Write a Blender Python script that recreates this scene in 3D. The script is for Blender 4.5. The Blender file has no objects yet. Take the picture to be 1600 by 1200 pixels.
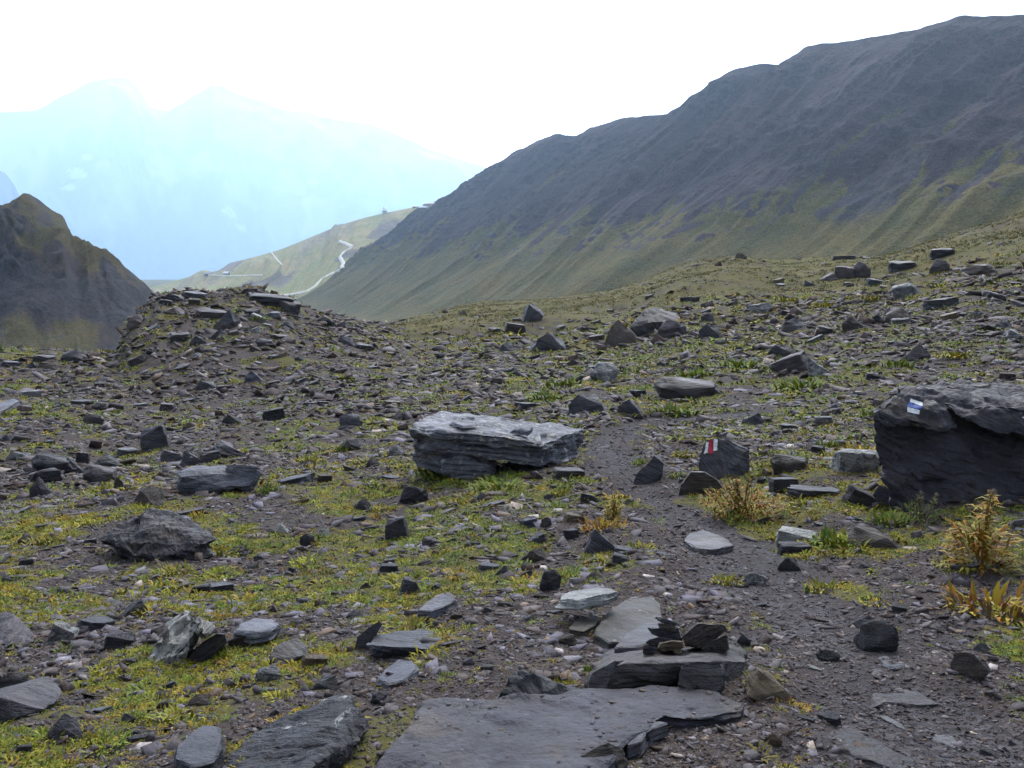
import bpy, bmesh, math, random
import numpy as np
from mathutils import Vector, Matrix, Quaternion
from mathutils.bvhtree import BVHTree

random.seed(7)
RNG = np.random.default_rng(11)
S = bpy.context.scene
COL = S.collection

# ------------------------------------------------------------------ camera
CAMZ = 1.6
PITCH = math.radians(8.2)
F = 1386.0                      # focal length in photo pixels (1600 wide)
cam_d = bpy.data.cameras.new("camera")
cam_d.sensor_width = 36.0
cam_d.lens = 36.0 * F / 1600.0
cam_d.clip_start = 0.05
cam_d.clip_end = 80000.0
cam = bpy.data.objects.new("camera", cam_d)
cam.location = (0, 0, CAMZ)
cam.rotation_euler = (math.radians(90) - PITCH, 0, 0)
COL.objects.link(cam)
S.camera = cam

# ------------------------------------------------------------------ world and sun
SUN_EL, SUN_AZ = math.radians(44), math.radians(24)     # azimuth to the right of straight ahead
sun_dir = Vector((math.sin(SUN_AZ) * math.cos(SUN_EL), math.cos(SUN_AZ) * math.cos(SUN_EL), math.sin(SUN_EL)))
SKY_STRENGTH = 0.12
EXPOSURE = 0.68
HAZE_DENSITY = 1.15e-4
W = bpy.data.worlds.new("World")
S.world = W
W.use_nodes = True
nt = W.node_tree
nt.nodes.clear()
def wn(t, **k):
    n = nt.nodes.new(t)
    for a, b in k.items():
        setattr(n, a, b)
    return n
wo = wn("ShaderNodeOutputWorld")
bg = wn("ShaderNodeBackground")
bg.inputs["Strength"].default_value = SKY_STRENGTH
sky = wn("ShaderNodeTexSky", sky_type='NISHITA', sun_disc=False)
sky.sun_elevation = SUN_EL
sky.sun_rotation = SUN_AZ
sky.altitude = 2200
sky.dust_density = 2.0
tc = wn("ShaderNodeTexCoord")
mp = wn("ShaderNodeMapping")
mp.inputs["Scale"].default_value = (1.0, 1.0, 3.0)
nz = wn("ShaderNodeTexNoise")
nz.inputs["Scale"].default_value = 2.2
nz.inputs["Detail"].default_value = 6
cr = wn("ShaderNodeMapRange")
cr.inputs["From Min"].default_value = 0.30
cr.inputs["From Max"].default_value = 0.62
cr.inputs["To Min"].default_value = 0.80
cr.inputs["To Max"].default_value = 1.0
# brightness of the cloud deck rises round the veiled sun and towards the bright valley end
dp = wn("ShaderNodeVectorMath", operation='DOT_PRODUCT')
gd = Vector((-0.10, 0.93, 0.30)).normalized()
dp.inputs[1].default_value = gd
gp = wn("ShaderNodeMath", operation='POWER')
gp.inputs[1].default_value = 5.0
gp.use_clamp = False
g0 = wn("ShaderNodeMath", operation='MAXIMUM')
g0.inputs[1].default_value = 0.0
gl = wn("ShaderNodeMath", operation='MULTIPLY_ADD')
gl.inputs[1].default_value = 54.0
gl.inputs[2].default_value = 3.1
cc = wn("ShaderNodeVectorMath", operation='SCALE')
cc.inputs[0].default_value = (1.0, 0.95, 0.98)
mx = wn("ShaderNodeMix", data_type='RGBA')
L = nt.links.new
L(tc.outputs["Generated"], mp.inputs["Vector"])
L(mp.outputs[0], nz.inputs["Vector"])
L(nz.outputs["Fac"], cr.inputs["Value"])
L(tc.outputs["Generated"], dp.inputs[0])
L(dp.outputs["Value"], g0.inputs[0])
L(g0.outputs[0], gp.inputs[0])
L(gp.outputs[0], gl.inputs[0])
L(gl.outputs[0], cc.inputs["Scale"])
L(cr.outputs[0], mx.inputs["Factor"])
L(sky.outputs[0], mx.inputs["A"])
L(cc.outputs[0], mx.inputs["B"])
L(mx.outputs["Result"], bg.inputs["Color"])
L(bg.outputs[0], wo.inputs["Surface"])

sl = bpy.data.lights.new("sun", 'SUN')
sl.energy = 1.9
sl.angle = math.radians(10)
sl.color = (1.0, 0.95, 0.87)
so = bpy.data.objects.new("sun", sl)
so.rotation_euler = sun_dir.to_track_quat('Z', 'Y').to_euler()
COL.objects.link(so)

vs = S.view_settings
vs.view_transform = 'Standard'
vs.look = 'None'
vs.exposure = EXPOSURE
vs.gamma = 1.0
S.cycles.volume_bounces = 2
S.cycles.max_bounces = 6

# ------------------------------------------------------------------ helpers
FW = np.array([0, math.cos(PITCH), -math.sin(PITCH)])
UP = np.array([0, math.sin(PITCH), math.cos(PITCH)])
def P(px, py, t):
    """world point seen at photo pixel px, py, t metres deep"""
    px, py, t = np.broadcast_arrays(np.asarray(px, float), np.asarray(py, float), np.asarray(t, float))
    a = (px - 800.0) / F
    b = (600.0 - py) / F
    d = FW + b[..., None] * UP
    d = d + a[..., None] * np.array([1.0, 0, 0])
    return np.array([0, 0, CAMZ]) + t[..., None] * d
def project(p):
    p = np.asarray(p, float) - np.array([0, 0, CAMZ])
    t = p @ FW
    return 800 + F * p[..., 0] / t, 600 - F * (p @ UP) / t, t

def _h(ix, iy, iz, s):
    n = (ix * 374761393 + iy * 668265263 + iz * 2147483647 + s * 974634541) & 0xFFFFFFFF
    n = ((n ^ (n >> 13)) * 1274126177) & 0xFFFFFFFF
    n = ((n ^ (n >> 16)) * 2246822519) & 0xFFFFFFFF
    return ((n ^ (n >> 15)) & 0xFFFFFF) / float(0xFFFFFF) * 2 - 1
def vn(x, y, z, s=0):
    x, y, z = np.broadcast_arrays(np.asarray(x, float), np.asarray(y, float), np.asarray(z, float))
    ix, iy, iz = np.floor(x).astype(np.int64), np.floor(y).astype(np.int64), np.floor(z).astype(np.int64)
    fx, fy, fz = x - ix, y - iy, z - iz
    fx, fy, fz = [f * f * f * (f * (f * 6 - 15) + 10) for f in (fx, fy, fz)]
    r = 0
    for dx in (0, 1):
        wx = fx if dx else 1 - fx
        for dy in (0, 1):
            wy = fy if dy else 1 - fy
            for dz in (0, 1):
                wz = fz if dz else 1 - fz
                r = r + wx * wy * wz * _h(ix + dx, iy + dy, iz + dz, s)
    return r
def fbm(x, y, z=0.0, o=4, s=0, gain=0.5):
    a, f, r = 1.0, 1.0, 0
    for k in range(o):
        r = r + a * vn(np.asarray(x) * f + 17.3 * k, np.asarray(y) * f - 9.1 * k, np.asarray(z) * f + 4.7 * k, s + k)
        a *= gain
        f *= 2.03
    return r
def sstep(a, b, x):
    q = np.clip((x - a) / (b - a), 0, 1)
    return q * q * (3 - 2 * q)

def mesh_from(name, V, Fc, smooth=True):
    """V (n,3), Fc (m,k) arrays -> mesh"""
    V = np.asarray(V, np.float32)
    Fc = np.asarray(Fc, np.int32)
    me = bpy.data.meshes.new(name)
    m, k = Fc.shape
    me.vertices.add(len(V))
    me.vertices.foreach_set("co", V.ravel())
    me.loops.add(m * k)
    me.loops.foreach_set("vertex_index", Fc.ravel())
    me.polygons.add(m)
    me.polygons.foreach_set("loop_start", np.arange(0, m * k, k, dtype=np.int32))
    me.polygons.foreach_set("loop_total", np.full(m, k, np.int32))
    me.update(calc_edges=True)
    if smooth:
        me.polygons.foreach_set("use_smooth", np.ones(m, bool))
    me.validate()
    return me
def set_col(me, name, C):
    """per-vertex colour attribute, C (n,3)"""
    a = me.color_attributes.new(name, 'FLOAT_COLOR', 'POINT')
    C4 = np.ones((len(C), 4), np.float32)
    C4[:, :3] = C
    a.data.foreach_set("color", C4.ravel())
def grid_faces(nu, nv):
    i = np.arange(nu - 1)[:, None] * nv + np.arange(nv - 1)[None, :]
    return np.stack([i, i + 1, i + nv + 1, i + nv], -1).reshape(-1, 4)
def add(name, me, mat=None, parent=None, label=None, cat=None, group=None, kind=None, loc=None):
    o = bpy.data.objects.new(name, me)
    COL.objects.link(o)
    if mat and me is not None and len(me.materials) == 0:
        me.materials.append(mat)
    if parent:
        o.parent = parent
    if loc is not None:
        o.location = loc
    for k, v in (("label", label), ("category", cat), ("group", group), ("kind", kind)):
        if v:
            o[k] = v
    return o

class NT:
    """small wrapper for building node materials"""
    def __init__(s, name, rough=0.8, spec=0.3):
        s.m = bpy.data.materials.new(name)
        s.m.use_nodes = True
        s.t = s.m.node_tree
        s.b = s.t.nodes["Principled BSDF"]
        s.b.inputs["Roughness"].default_value = rough
        s.b.inputs["Specular IOR Level"].default_value = spec
    def n(s, t, **k):
        x = s.t.nodes.new(t)
        for a, b in k.items():
            setattr(x, a, b)
        return x
    def put(s, sock, v):
        if isinstance(v, bpy.types.NodeSocket):
            s.t.links.new(v, sock)
        elif v is not None:
            sock.default_value = v
    def coord(s, which="Object", scale=(1, 1, 1), rot=(0, 0, 0)):
        c = s.n("ShaderNodeTexCoord")
        m = s.n("ShaderNodeMapping")
        m.inputs["Scale"].default_value = scale
        m.inputs["Rotation"].default_value = rot
        s.t.links.new(c.outputs[which], m.inputs["Vector"])
        return m.outputs[0]
    def noise(s, vec, scale, detail=4, rough=0.55, dist=0.0, lac=2.0):
        x = s.n("ShaderNodeTexNoise")
        s.put(x.inputs["Vector"], vec)
        s.put(x.inputs["Scale"], scale)
        x.inputs["Detail"].default_value = detail
        x.inputs["Roughness"].default_value = rough
        x.inputs["Distortion"].default_value = dist
        x.inputs["Lacunarity"].default_value = lac
        return x.outputs["Fac"]
    def voro(s, vec, scale, feature='F1', out="Distance", rand=1.0):
        x = s.n("ShaderNodeTexVoronoi", feature=feature)
        s.put(x.inputs["Vector"], vec)
        s.put(x.inputs["Scale"], scale)
        x.inputs["Randomness"].default_value = rand
        return x.outputs[out]
    def rng(s, v, a, b, c=0.0, d=1.0, smooth=True):
        x = s.n("ShaderNodeMapRange")
        if smooth:
            x.interpolation_type = 'SMOOTHSTEP'
        s.put(x.inputs["Value"], v)
        for k, q in zip(("From Min", "From Max", "To Min", "To Max"), (a, b, c, d)):
            s.put(x.inputs[k], q)
        return x.outputs[0]
    def mix(s, f, a, b, mode='MIX'):
        x = s.n("ShaderNodeMix", data_type='RGBA', blend_type=mode)
        s.put(x.inputs["Factor"], f)
        s.put(x.inputs["A"], a if not isinstance(a, tuple) else (*a[:3], 1))
        s.put(x.inputs["B"], b if not isinstance(b, tuple) else (*b[:3], 1))
        return x.outputs["Result"]
    def math(s, op, a, b=None, c=None):
        x = s.n("ShaderNodeMath", operation=op)
        for i, q in enumerate((a, b, c)):
            if q is not None:
                s.put(x.inputs[i], q)
        return x.outputs[0]
    def attr(s, name, geo='GEOMETRY'):
        x = s.n("ShaderNodeAttribute", attribute_type=geo, attribute_name=name)
        return x
    def rgb(s, col):
        x = s.n("ShaderNodeSeparateColor")
        s.put(x.inputs[0], col)
        return x.outputs[0], x.outputs[1], x.outputs[2]
    def scale(s, col, v):
        x = s.n("ShaderNodeVectorMath", operation='SCALE')
        s.put(x.inputs[0], col)
        s.put(x.inputs["Scale"], v)
        return x.outputs[0]
    def bump(s, h, strength=0.5, dist=0.02, prev=None):
        x = s.n("ShaderNodeBump")
        s.put(x.inputs["Height"], h)
        x.inputs["Strength"].default_value = strength
        x.inputs["Distance"].default_value = dist
        if prev is not None:
            s.put(x.inputs["Normal"], prev)
        return x.outputs[0]
    def done(s, col, normal=None, rough=None):
        s.put(s.b.inputs["Base Color"], col if not isinstance(col, tuple) else (*col[:3], 1))
        if normal is not None:
            s.put(s.b.inputs["Normal"], normal)
        if rough is not None:
            s.put(s.b.inputs["Roughness"], rough)
        return s.m

def plain(name, col, rough=0.7, spec=0.3, var=0.0, scale=8.0):
    m = NT(name, rough, spec)
    if var:
        f = m.noise(m.coord("Object"), scale, 5)
        c = m.scale(m.mix(0.0, col, col), m.rng(f, 0.25, 0.75, 1 - var, 1 + var))
        return m.done(c)
    return m.done(col)
# ------------------------------------------------------------------ the near ground: a moraine falling away, a knoll, a grassy rise
LV = np.array([0.6, 1.2, 2.6, 4, 6, 9, 14, 22.0])
ANCH = {-600: [3450, 1990, 1225, 1035, 905, 805, 715, 640], 100: [3450, 1980, 1215, 1020, 890, 785, 690, 605],
        450: [3450, 1980, 1210, 1005, 870, 765, 680, 605], 800: [3450, 1980, 1200, 985, 845, 740, 655, 585],
        1150: [3450, 1980, 1200, 975, 830, 720, 635, 560], 1500: [3450, 1980, 1190, 960, 805, 690, 595, 505],
        2200: [3450, 1970, 1175, 935, 770, 645, 540, 440]}
SKX = [-600, -300, 0, 60, 100, 170, 187, 194, 203, 215, 245, 300, 330, 400, 450, 470, 520, 580, 620, 700, 760, 840, 900, 960, 1010, 1060,
       1110, 1150, 1220, 1300, 1370, 1450, 1550, 1600, 1750, 2000, 2400]
SKY = [572, 562, 556, 554, 552, 558, 556, 528, 508, 492, 462, 456, 464, 460, 470, 486, 502, 514, 504, 484, 472, 469, 463, 453, 437, 417,
       407, 403, 408, 405, 399, 375, 345, 333, 300, 270, 250]
TCX = [-600, -300, 0, 180, 300, 450, 580, 650, 760, 900, 1060, 1300, 1600, 2000, 2400]
TCY = [30, 30, 32, 34, 36, 38, 50, 75, 95, 95, 85, 80, 72, 65, 60]
GX = np.arange(-700, 2301, 5.0)
GT = np.exp(np.linspace(math.log(0.65), math.log(3800), 640))
def smooth_cols(A, k):
    ker = np.hanning(2 * k + 3)[1:-1]
    ker /= ker.sum()
    return np.stack([np.convolve(np.pad(A[:, j], k, mode='edge'), ker, mode='valid') for j in range(A.shape[1])], 1)
ax = sorted(ANCH)
base_py = smooth_cols(np.stack([np.interp(GX, ax, [ANCH[a][j] for a in ax]) for j in range(len(LV))], 1), 24)
pyc = np.interp(GX, SKX, SKY)
tcr = np.interp(GX, TCX, TCY)
PYG = np.zeros((len(GX), len(GT)))
lgt = np.log(GT)
for i in range(len(GX)):
    kx = np.append(np.log(LV), math.log(tcr[i]))
    ky = np.append(base_py[i], pyc[i])
    # monotone cubic (pchip) through the knots
    h = np.diff(kx)
    dl = np.diff(ky) / h
    m = np.zeros(len(kx))
    m[0], m[-1] = dl[0], 0.0
    for j in range(1, len(kx) - 1):
        if dl[j - 1] * dl[j] > 0:
            w1, w2 = 2 * h[j] + h[j - 1], h[j] + 2 * h[j - 1]
            m[j] = (w1 + w2) / (w1 / dl[j - 1] + w2 / dl[j])
    j = np.clip(np.searchsorted(kx, lgt) - 1, 0, len(kx) - 2)
    s_ = (lgt - kx[j]) / h[j]
    py = ((1 + 2 * s_) * (1 - s_) ** 2) * ky[j] + (s_ * (1 - s_) ** 2) * h[j] * m[j] + (s_ ** 2 * (3 - 2 * s_)) * ky[j + 1] + (s_ ** 2 * (s_ - 1)) * h[j] * m[j + 1]
    q = GT / tcr[i] - 1
    py = np.where(q > 0, pyc[i] + 165 * (1 - np.exp(-np.maximum(q, 0) ** 2 * 2.2 - np.maximum(q, 0) * .12)), py)
    py[GT < LV[0]] = 3450
    PYG[i] = py
GP = P(GX[:, None], PYG, GT[None, :])
GP[..., 2] = np.maximum(GP[..., 2], -96 + 0 * GP[..., 2])
gx_, gy_ = GP[..., 0], GP[..., 1]
tt = np.broadcast_to(GT[None, :], gx_.shape)
pxx = np.broadcast_to(GX[:, None], gx_.shape)
near = 1 - sstep(90, 160, tt)
grassy = sstep(30, 52, tt) * sstep(560, 660, pxx) * sstep(0, 1, 1 + fbm(gx_ * .12, gy_ * .12, 0, 3, 5) * .8)
# the trail, as pixels of the photograph, laid on the ground
def ground_t(px, py):
    """depth of the ground seen at a pixel (before the small bumps)"""
    px, py = np.atleast_1d(np.asarray(px, float)), np.atleast_1d(np.asarray(py, float))
    out = np.zeros(len(px))
    fi = np.clip((px - GX[0]) / 5.0, 0, len(GX) - 1.001)
    i0 = fi.astype(int)
    for k in range(len(px)):
        w = fi[k] - i0[k]
        col = PYG[i0[k]] * (1 - w) + PYG[i0[k] + 1] * w
        n = np.searchsorted(GT, tcr[i0[k]])
        out[k] = np.interp(-py[k], np.maximum.accumulate(-col[:n]), GT[:n])
    return out
TRAIL_PX = [(1560, 1330), (1480, 1190), (1400, 1085), (1310, 985), (1235, 915), (1165, 865), (1085, 815), (1010, 770), (955, 728), (945, 700), (975, 672), (1040, 655), (1120, 650), (1200, 640)]
tx = np.array(TRAIL_PX, float)
TRAIL = P(tx[:, 0], tx[:, 1], ground_t(tx[:, 0], tx[:, 1]))[:, :2]
def trail_dist(x, y):
    d = np.full(np.shape(x), 1e9)
    for a, b in zip(TRAIL[:-1], TRAIL[1:]):
        ab = b - a
        u = np.clip(((x - a[0]) * ab[0] + (y - a[1]) * ab[1]) / (ab @ ab), 0, 1)
        d = np.minimum(d, np.hypot(x - a[0] - u * ab[0], y - a[1] - u * ab[1]))
    return d
tdist = np.where(tt < 30, trail_dist(gx_, gy_), 99)
trail_m = 1 - sstep(0.14, 0.50, tdist + fbm(gx_ * 2.2, gy_ * 2.2, 0, 3, 9) * 0.24)
amp = np.minimum(0.010 + 0.007 * tt, 0.45) * near
rough = 1 - 0.75 * grassy
dz = amp * rough * (fbm(gx_ / (0.25 + .09 * tt), gy_ / (0.25 + .09 * tt), 0, 4, 21) * .9)
dz += near * rough * np.clip(tt / 30, 0.25, 1) * 0.05 * fbm(gx_ * 3.1, gy_ * 3.1, 0, 4, 33)
dz += near * 0.35 * sstep(12, 40, tt) * fbm(gx_ * .13, gy_ * .13, 0, 3, 3) * (1 - .5 * sstep(40, 70, tt))
dz *= 1 - 0.6 * trail_m
dz -= 0.035 * trail_m
dz *= sstep(0.6, 1.6, tt)
GP[..., 2] += dz
# veg: where low plants grow
VEG_BLOBS = [(520, 880, 300, .25), (700, 830, 260, .2), (1060, 570, 170, .45), (880, 630, 130, .4), (1300, 600, 200, .25), (700, 760, 120, .25), (1300, 870, 130, .25),
             (1150, 790, 90, .25), (100, 860, 170, .1), (480, 960, 200, .15), (300, 820, 130, .15), (40, 560, 160, .25), (1500, 640, 200, .12), (1480, 540, 220, .08),
             (1350, 1080, 260, -.45), (1130, 1120, 180, -.5), (980, 690, 110, -.4), (130, 670, 150, -.22), (340, 690, 130, -.2), (300, 540, 130, -.2), (200, 1060, 200, -.12), (1250, 950, 110, -.35),
             (1500, 1000, 150, -.3), (900, 1010, 130, -.15), (450, 1110, 150, -.05), (1550, 900, 110, .2)]
def veg_at(x, y, px, py):
    v = 0.57 + 0.18 * fbm(x * .8, y * .8, 0, 3, 41) + 0.58 * fbm(x * 1.9, y * 1.9, 0, 3, 43) + .2 * fbm(x * 6, y * 6, 0, 2, 45) + .12 * fbm(x * .2, y * .2, 0, 2, 47)
    for (bx, by, r, w) in VEG_BLOBS:
        v = v + .6 * w * np.exp(-((px - bx) ** 2 + ((py - by) * 1.5) ** 2) / (r * r))
    return v
ppx, ppy, _ = project(GP)
PYG = np.where(tt < 160, ppy, PYG)
veg = veg_at(gx_, gy_, ppx, ppy) * (1 - trail_m)
gcol = np.stack([np.clip(sstep(.35, .85, veg), 0, 1), trail_m, np.clip(np.maximum(grassy, sstep(110, 180, tt)), 0, 1)], -1).reshape(-1, 3)

gm = NT("moraine_soil", 0.95, 0.15)
gv = gm.coord("Object")
a_ = gm.attr("mask")
vg, tr, gh = gm.rgb(a_.outputs["Color"])
n1 = gm.noise(gv, 0.7, 5, .6)
n2 = gm.noise(gv, 9.0, 6, .65)
n3 = gm.noise(gv, 55.0, 4, .7)
vo = gm.voro(gv, 38.0, out="Color")
vr, _, _ = gm.rgb(vo)
soil = gm.mix(gm.rng(n1, .35, .65), (0.072, 0.051, 0.041), (0.076, 0.060, 0.053))
soil = gm.mix(gm.rng(n2, .38, .68), soil, (0.042, 0.033, 0.029))
chips = gm.mix(vr, (0.05, 0.043, 0.041), (0.14, 0.125, 0.12))
soil = gm.mix(gm.rng(n3, .47, .62, 0, .65), soil, chips)
path = gm.mix(vr, (0.040, 0.034, 0.034), (0.115, 0.106, 0.112))
path = gm.mix(gm.rng(n1, .4, .62), path, (0.056, 0.049, 0.05))
soil = gm.mix(gm.math('MULTIPLY', tr, .9), soil, path)
moss = gm.mix(gm.rng(gm.noise(gv, 2.3, 4), .35, .65), (0.128, 0.112, 0.022), (0.090, 0.092, 0.020))
moss = gm.mix(gm.rng(gm.noise(gv, 21.0, 4), .45, .7), moss, (0.13, 0.105, 0.03))
vm = gm.math('MULTIPLY', gm.rng(gm.math('ADD', vg, gm.math('MULTIPLY', gm.math('SUBTRACT', n2, .5), 1.5)), .50, .78), .78)
col = gm.mix(vm, soil, moss)
gr = gm.mix(gm.rng(gm.noise(gv, .22, 4), .35, .65), (0.135, 0.110, 0.024), (0.098, 0.098, 0.020))
gr = gm.mix(gm.rng(gm.noise(gv, 1.7, 6, .65), .42, .68), gr, (0.115, 0.085, 0.034))
gr = gm.mix(gm.rng(gm.noise(gv, 3.4, 6, .7), .50, .66, 0, .7), gr, (0.040, 0.040, 0.014))
gr = gm.mix(gm.rng(gm.noise(gv, .9, 6, .7), .56, .68), gr, (0.05, 0.042, 0.038))
col = gm.mix(gh, col, gr)
nb = gm.bump(n2, .55, .05)
nb = gm.bump(n3, .8, .012, nb)
nb = gm.bump(vr, .5, .008, nb)
gmat = gm.done(col, nb)
me = mesh_from("ground", GP.reshape(-1, 3), grid_faces(len(GX), len(GT))[:, ::-1])
set_col(me, "mask", gcol)
add("ground", me, gmat, kind="structure", label="stony moraine ground falling away to a valley", cat="ground")

def gpt(px, t):
    """point on the ground surface, bumps included, at grid coordinates px, t"""
    px, t = np.asarray(px, float), np.asarray(t, float)
    fi = np.clip((px - GX[0]) / 5.0, 0, len(GX) - 1.001)
    fj = np.clip((np.log(t) - lgt[0]) / (lgt[1] - lgt[0]), 0, len(GT) - 1.001)
    i, j = fi.astype(int), fj.astype(int)
    u, v = (fi - i)[..., None], (fj - j)[..., None]
    return GP[i, j] * (1 - u) * (1 - v) + GP[i + 1, j] * u * (1 - v) + GP[i, j + 1] * (1 - u) * v + GP[i + 1, j + 1] * u * v
def ground_at(x, y):
    """ground height below a world x, y (vectorised)"""
    x, y = np.asarray(x, float), np.asarray(y, float)
    t = y * math.cos(PITCH) + 1.9 * math.sin(PITCH)
    for _ in range(6):
        p = gpt(800 + F * x / t, t)
        t = t + (y - p[..., 1]) * .95
    return gpt(800 + F * x / t, t)[..., 2]
def pix(px, py):
    t = float(ground_t(px, py)[0])
    p = gpt(px, t)
    return p, t

# ------------------------------------------------------------------ mountains
def slope(name, ridge, foot, nu, nv, prof, disp, back, mat, masks, label, cat, back_drop, flen=None, jag=None):
    """a mountainside between a ridge line and a foot line (pixel, pixel, depth), with its far side falling away behind"""
    R0 = np.array([P(*r) for r in ridge])
    F0 = np.array([P(*f) for f in foot])
    seg = np.append(0, np.cumsum(np.linalg.norm(np.diff(R0, axis=0), axis=1)))
    u = np.linspace(0, 1, nu)
    ua = seg / seg[-1]
    def curve(A):
        return np.stack([np.interp(u, ua, A[:, k]) for k in range(3)], 1)
    Rr, Ff = smooth_cols(curve(R0), max(1, nu // 190)), smooth_cols(curve(F0), max(2, nu // 30))
    if jag is not None:
        Rr[:, 2] += jag(u * seg[-1])
    v = np.linspace(0, 1, nv)
    h = prof(v)
    X = Rr[:, None, :2] * (1 - v)[None, :, None] + Ff[:, None, :2] * v[None, :, None]
    Z = Rr[:, None, 2] * (1 - h)[None, :] + Ff[:, None, 2] * h[None, :]
    N = np.append(-(np.array([Ff[:, 0] - Rr[:, 0], Ff[:, 1] - Rr[:, 1]]).T), np.zeros((nu, 1)), 1)
    ln = np.linalg.norm(N, axis=1)
    slope_ang = np.arctan2(Rr[:, 2] - Ff[:, 2], ln)
    Nn = -N / ln[:, None] * np.sin(slope_ang)[:, None]
    Nn[:, 2] = np.cos(slope_ang)
    U, Vv = np.meshgrid(u * seg[-1], v, indexing='ij')
    Pt = np.concatenate([X, Z[..., None]], -1)
    D = disp(U, Vv, ln[:, None] * Vv, Pt)
    Pt = Pt + Nn[:, None, :] * D[..., None]
    # far side
    nb_ = 14
    vb = np.linspace(0, 1, nb_ + 1)[:0:-1]
    Bk = Rr[:, None, :] + np.append(N[:, :2] / ln[:, None], np.zeros((nu, 1)), 1)[:, None, :] * (vb * back)[None, :, None]
    Bk[..., 2] = Rr[:, None, 2] - (vb ** 1.2)[None, :] * back_drop
    A = np.concatenate([Bk, Pt], 1)
    C = masks(U, Vv, Pt, D)
    C = np.concatenate([np.repeat(C[:, :1], nb_, 1), C], 1)
    me = mesh_from(name, A.reshape(-1, 3), grid_faces(nu, nv + nb_))
    set_col(me, "mask", C.reshape(-1, 3))
    o = add(name, me, mat, kind="structure", label=label, cat=cat)
    return o
def ridged(x, y, s, o=4):
    a, f, r = 1.0, 1.0, 0
    for k in range(o):
        r = r + a * (1 - 2 * np.abs(vn(x * f + 31 * k, y * f + 7 * k, 0, s + k)))
        a *= .5
        f *= 2.1
    return r
def slope_mat(name, rock, rock2, grass, grass2, scree, sc, bump=1.0):
    """mask: R grass, G scree, B bare crag"""
    m = NT(name, 0.95, 0.1)
    v = m.coord("Object")
    R, G, B = m.rgb(m.attr("mask").outputs["Color"])
    a = m.noise(v, 0.05 * sc, 6, .65)
    b = m.noise(v, 0.3 * sc, 5, .7)
    c = m.mix(m.rng(a, .35, .65), rock, rock2)
    c = m.mix(m.rng(b, .5, .75, 0, .5), c, tuple(x * .45 for x in rock))
    g = m.mix(m.rng(a, .38, .62), grass, grass2)
    g = m.mix(m.rng(b, .5, .72, 0, .5), g, tuple(x * .6 for x in grass))
    jit = m.math('MULTIPLY', m.math('SUBTRACT', b, .5), .9)
    c = m.mix(m.rng(m.math('ADD', R, jit), .35, .65), c, g)
    s = m.mix(m.rng(b, .4, .65), scree, tuple(x * .75 for x in scree))
    c = m.mix(m.rng(m.math('ADD', G, jit), .15, .95), c, s)
    k = m.mix(m.rng(b, .4, .6), tuple(x * .6 for x in rock2), rock2)
    c = m.mix(m.rng(m.math('ADD', B, jit), .45, .7), c, k)
    d = m.noise(v, 1.25 * sc, 4, .7)
    c = m.scale(c, m.rng(d, .32, .68, .62, 1.38))
    n = m.bump(b, .6 * bump, 2.0 / sc)
    n = m.bump(d, .6, .7 / sc, n)
    return m.done(c, n)

# the long dark mountainside filling the upper right
rid = [(662, 326, 1560), (720, 296, 1450), (760, 270, 1400), (800, 240, 1350), (845, 216, 1290), (872, 209, 1250), (905, 212, 1222), (920, 200, 1210), (985, 181, 1130), (1050, 180, 1080), (1080, 160, 1062), (1120, 122, 1030), (1150, 105, 1000), (1180, 100, 985),
       (1228, 102, 955), (1258, 74, 925), (1350, 60, 870), (1440, 44, 815), (1500, 26, 780), (1600, 24, 730), (1800, 8, 650), (2150, -10, 560), (2600, -30, 480)]
fpx = np.interp([r[0] for r in rid], [640, 760, 870, 985, 1150, 1260, 1500, 1600, 1800, 2150, 2600], [425, 470, 512, 560, 625, 690, 820, 880, 1030, 1330, 1750])
fpy = np.interp(fpx, [425, 512, 625, 820, 1030, 1330, 1750], [476, 498, 510, 540, 575, 620, 700])
ft = np.interp(fpx, [440, 530, 590, 680, 810, 900, 1090, 1200, 1450, 1800], [1420, 1200, 1040, 890, 770, 680, 540, 480, 400, 320])
foot = [(a, b, c) for a, b, c in zip(fpx, fpy, ft)]
def r_disp(U, V, Lf, Pt):
    w = sstep(0.0, .10, V) * (1 - .7 * sstep(.75, 1, V))
    warp = 40 * fbm(U / 260, V * 2.2, 0, 3, 61)
    g = ridged((U + warp) / 150, V * .9, 71, 3) * 5
    g2 = ridged((U + warp * .6) / 46, V * 1.6, 77, 4) * 4.2
    g3 = ridged((U + warp * .4) / 17, V * 3.2, 79, 3) * 1.5
    up = 1 - sstep(.40, .66, V + .08 * fbm(U / 70, V * 3, 0, 3, 80))
    crag = ridged(U / 30, Lf / 22, 81, 5) * 2.6 * up * (.4 + .9 * sstep(-.2, .4, fbm(U / 90, Lf / 60, 0, 3, 83)))
    spur = 13 * np.exp(-((U - 900 - 60 * V) / 46) ** 2) * sstep(.25, .55, V)
    band = 7 * np.abs(vn(U / 200, V * 6, 0, 86)) * up
    rib = 1 - .65 * sstep(.42, .68, V)
    return w * (g + (g2 + g3) * rib + crag + spur + band)
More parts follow.
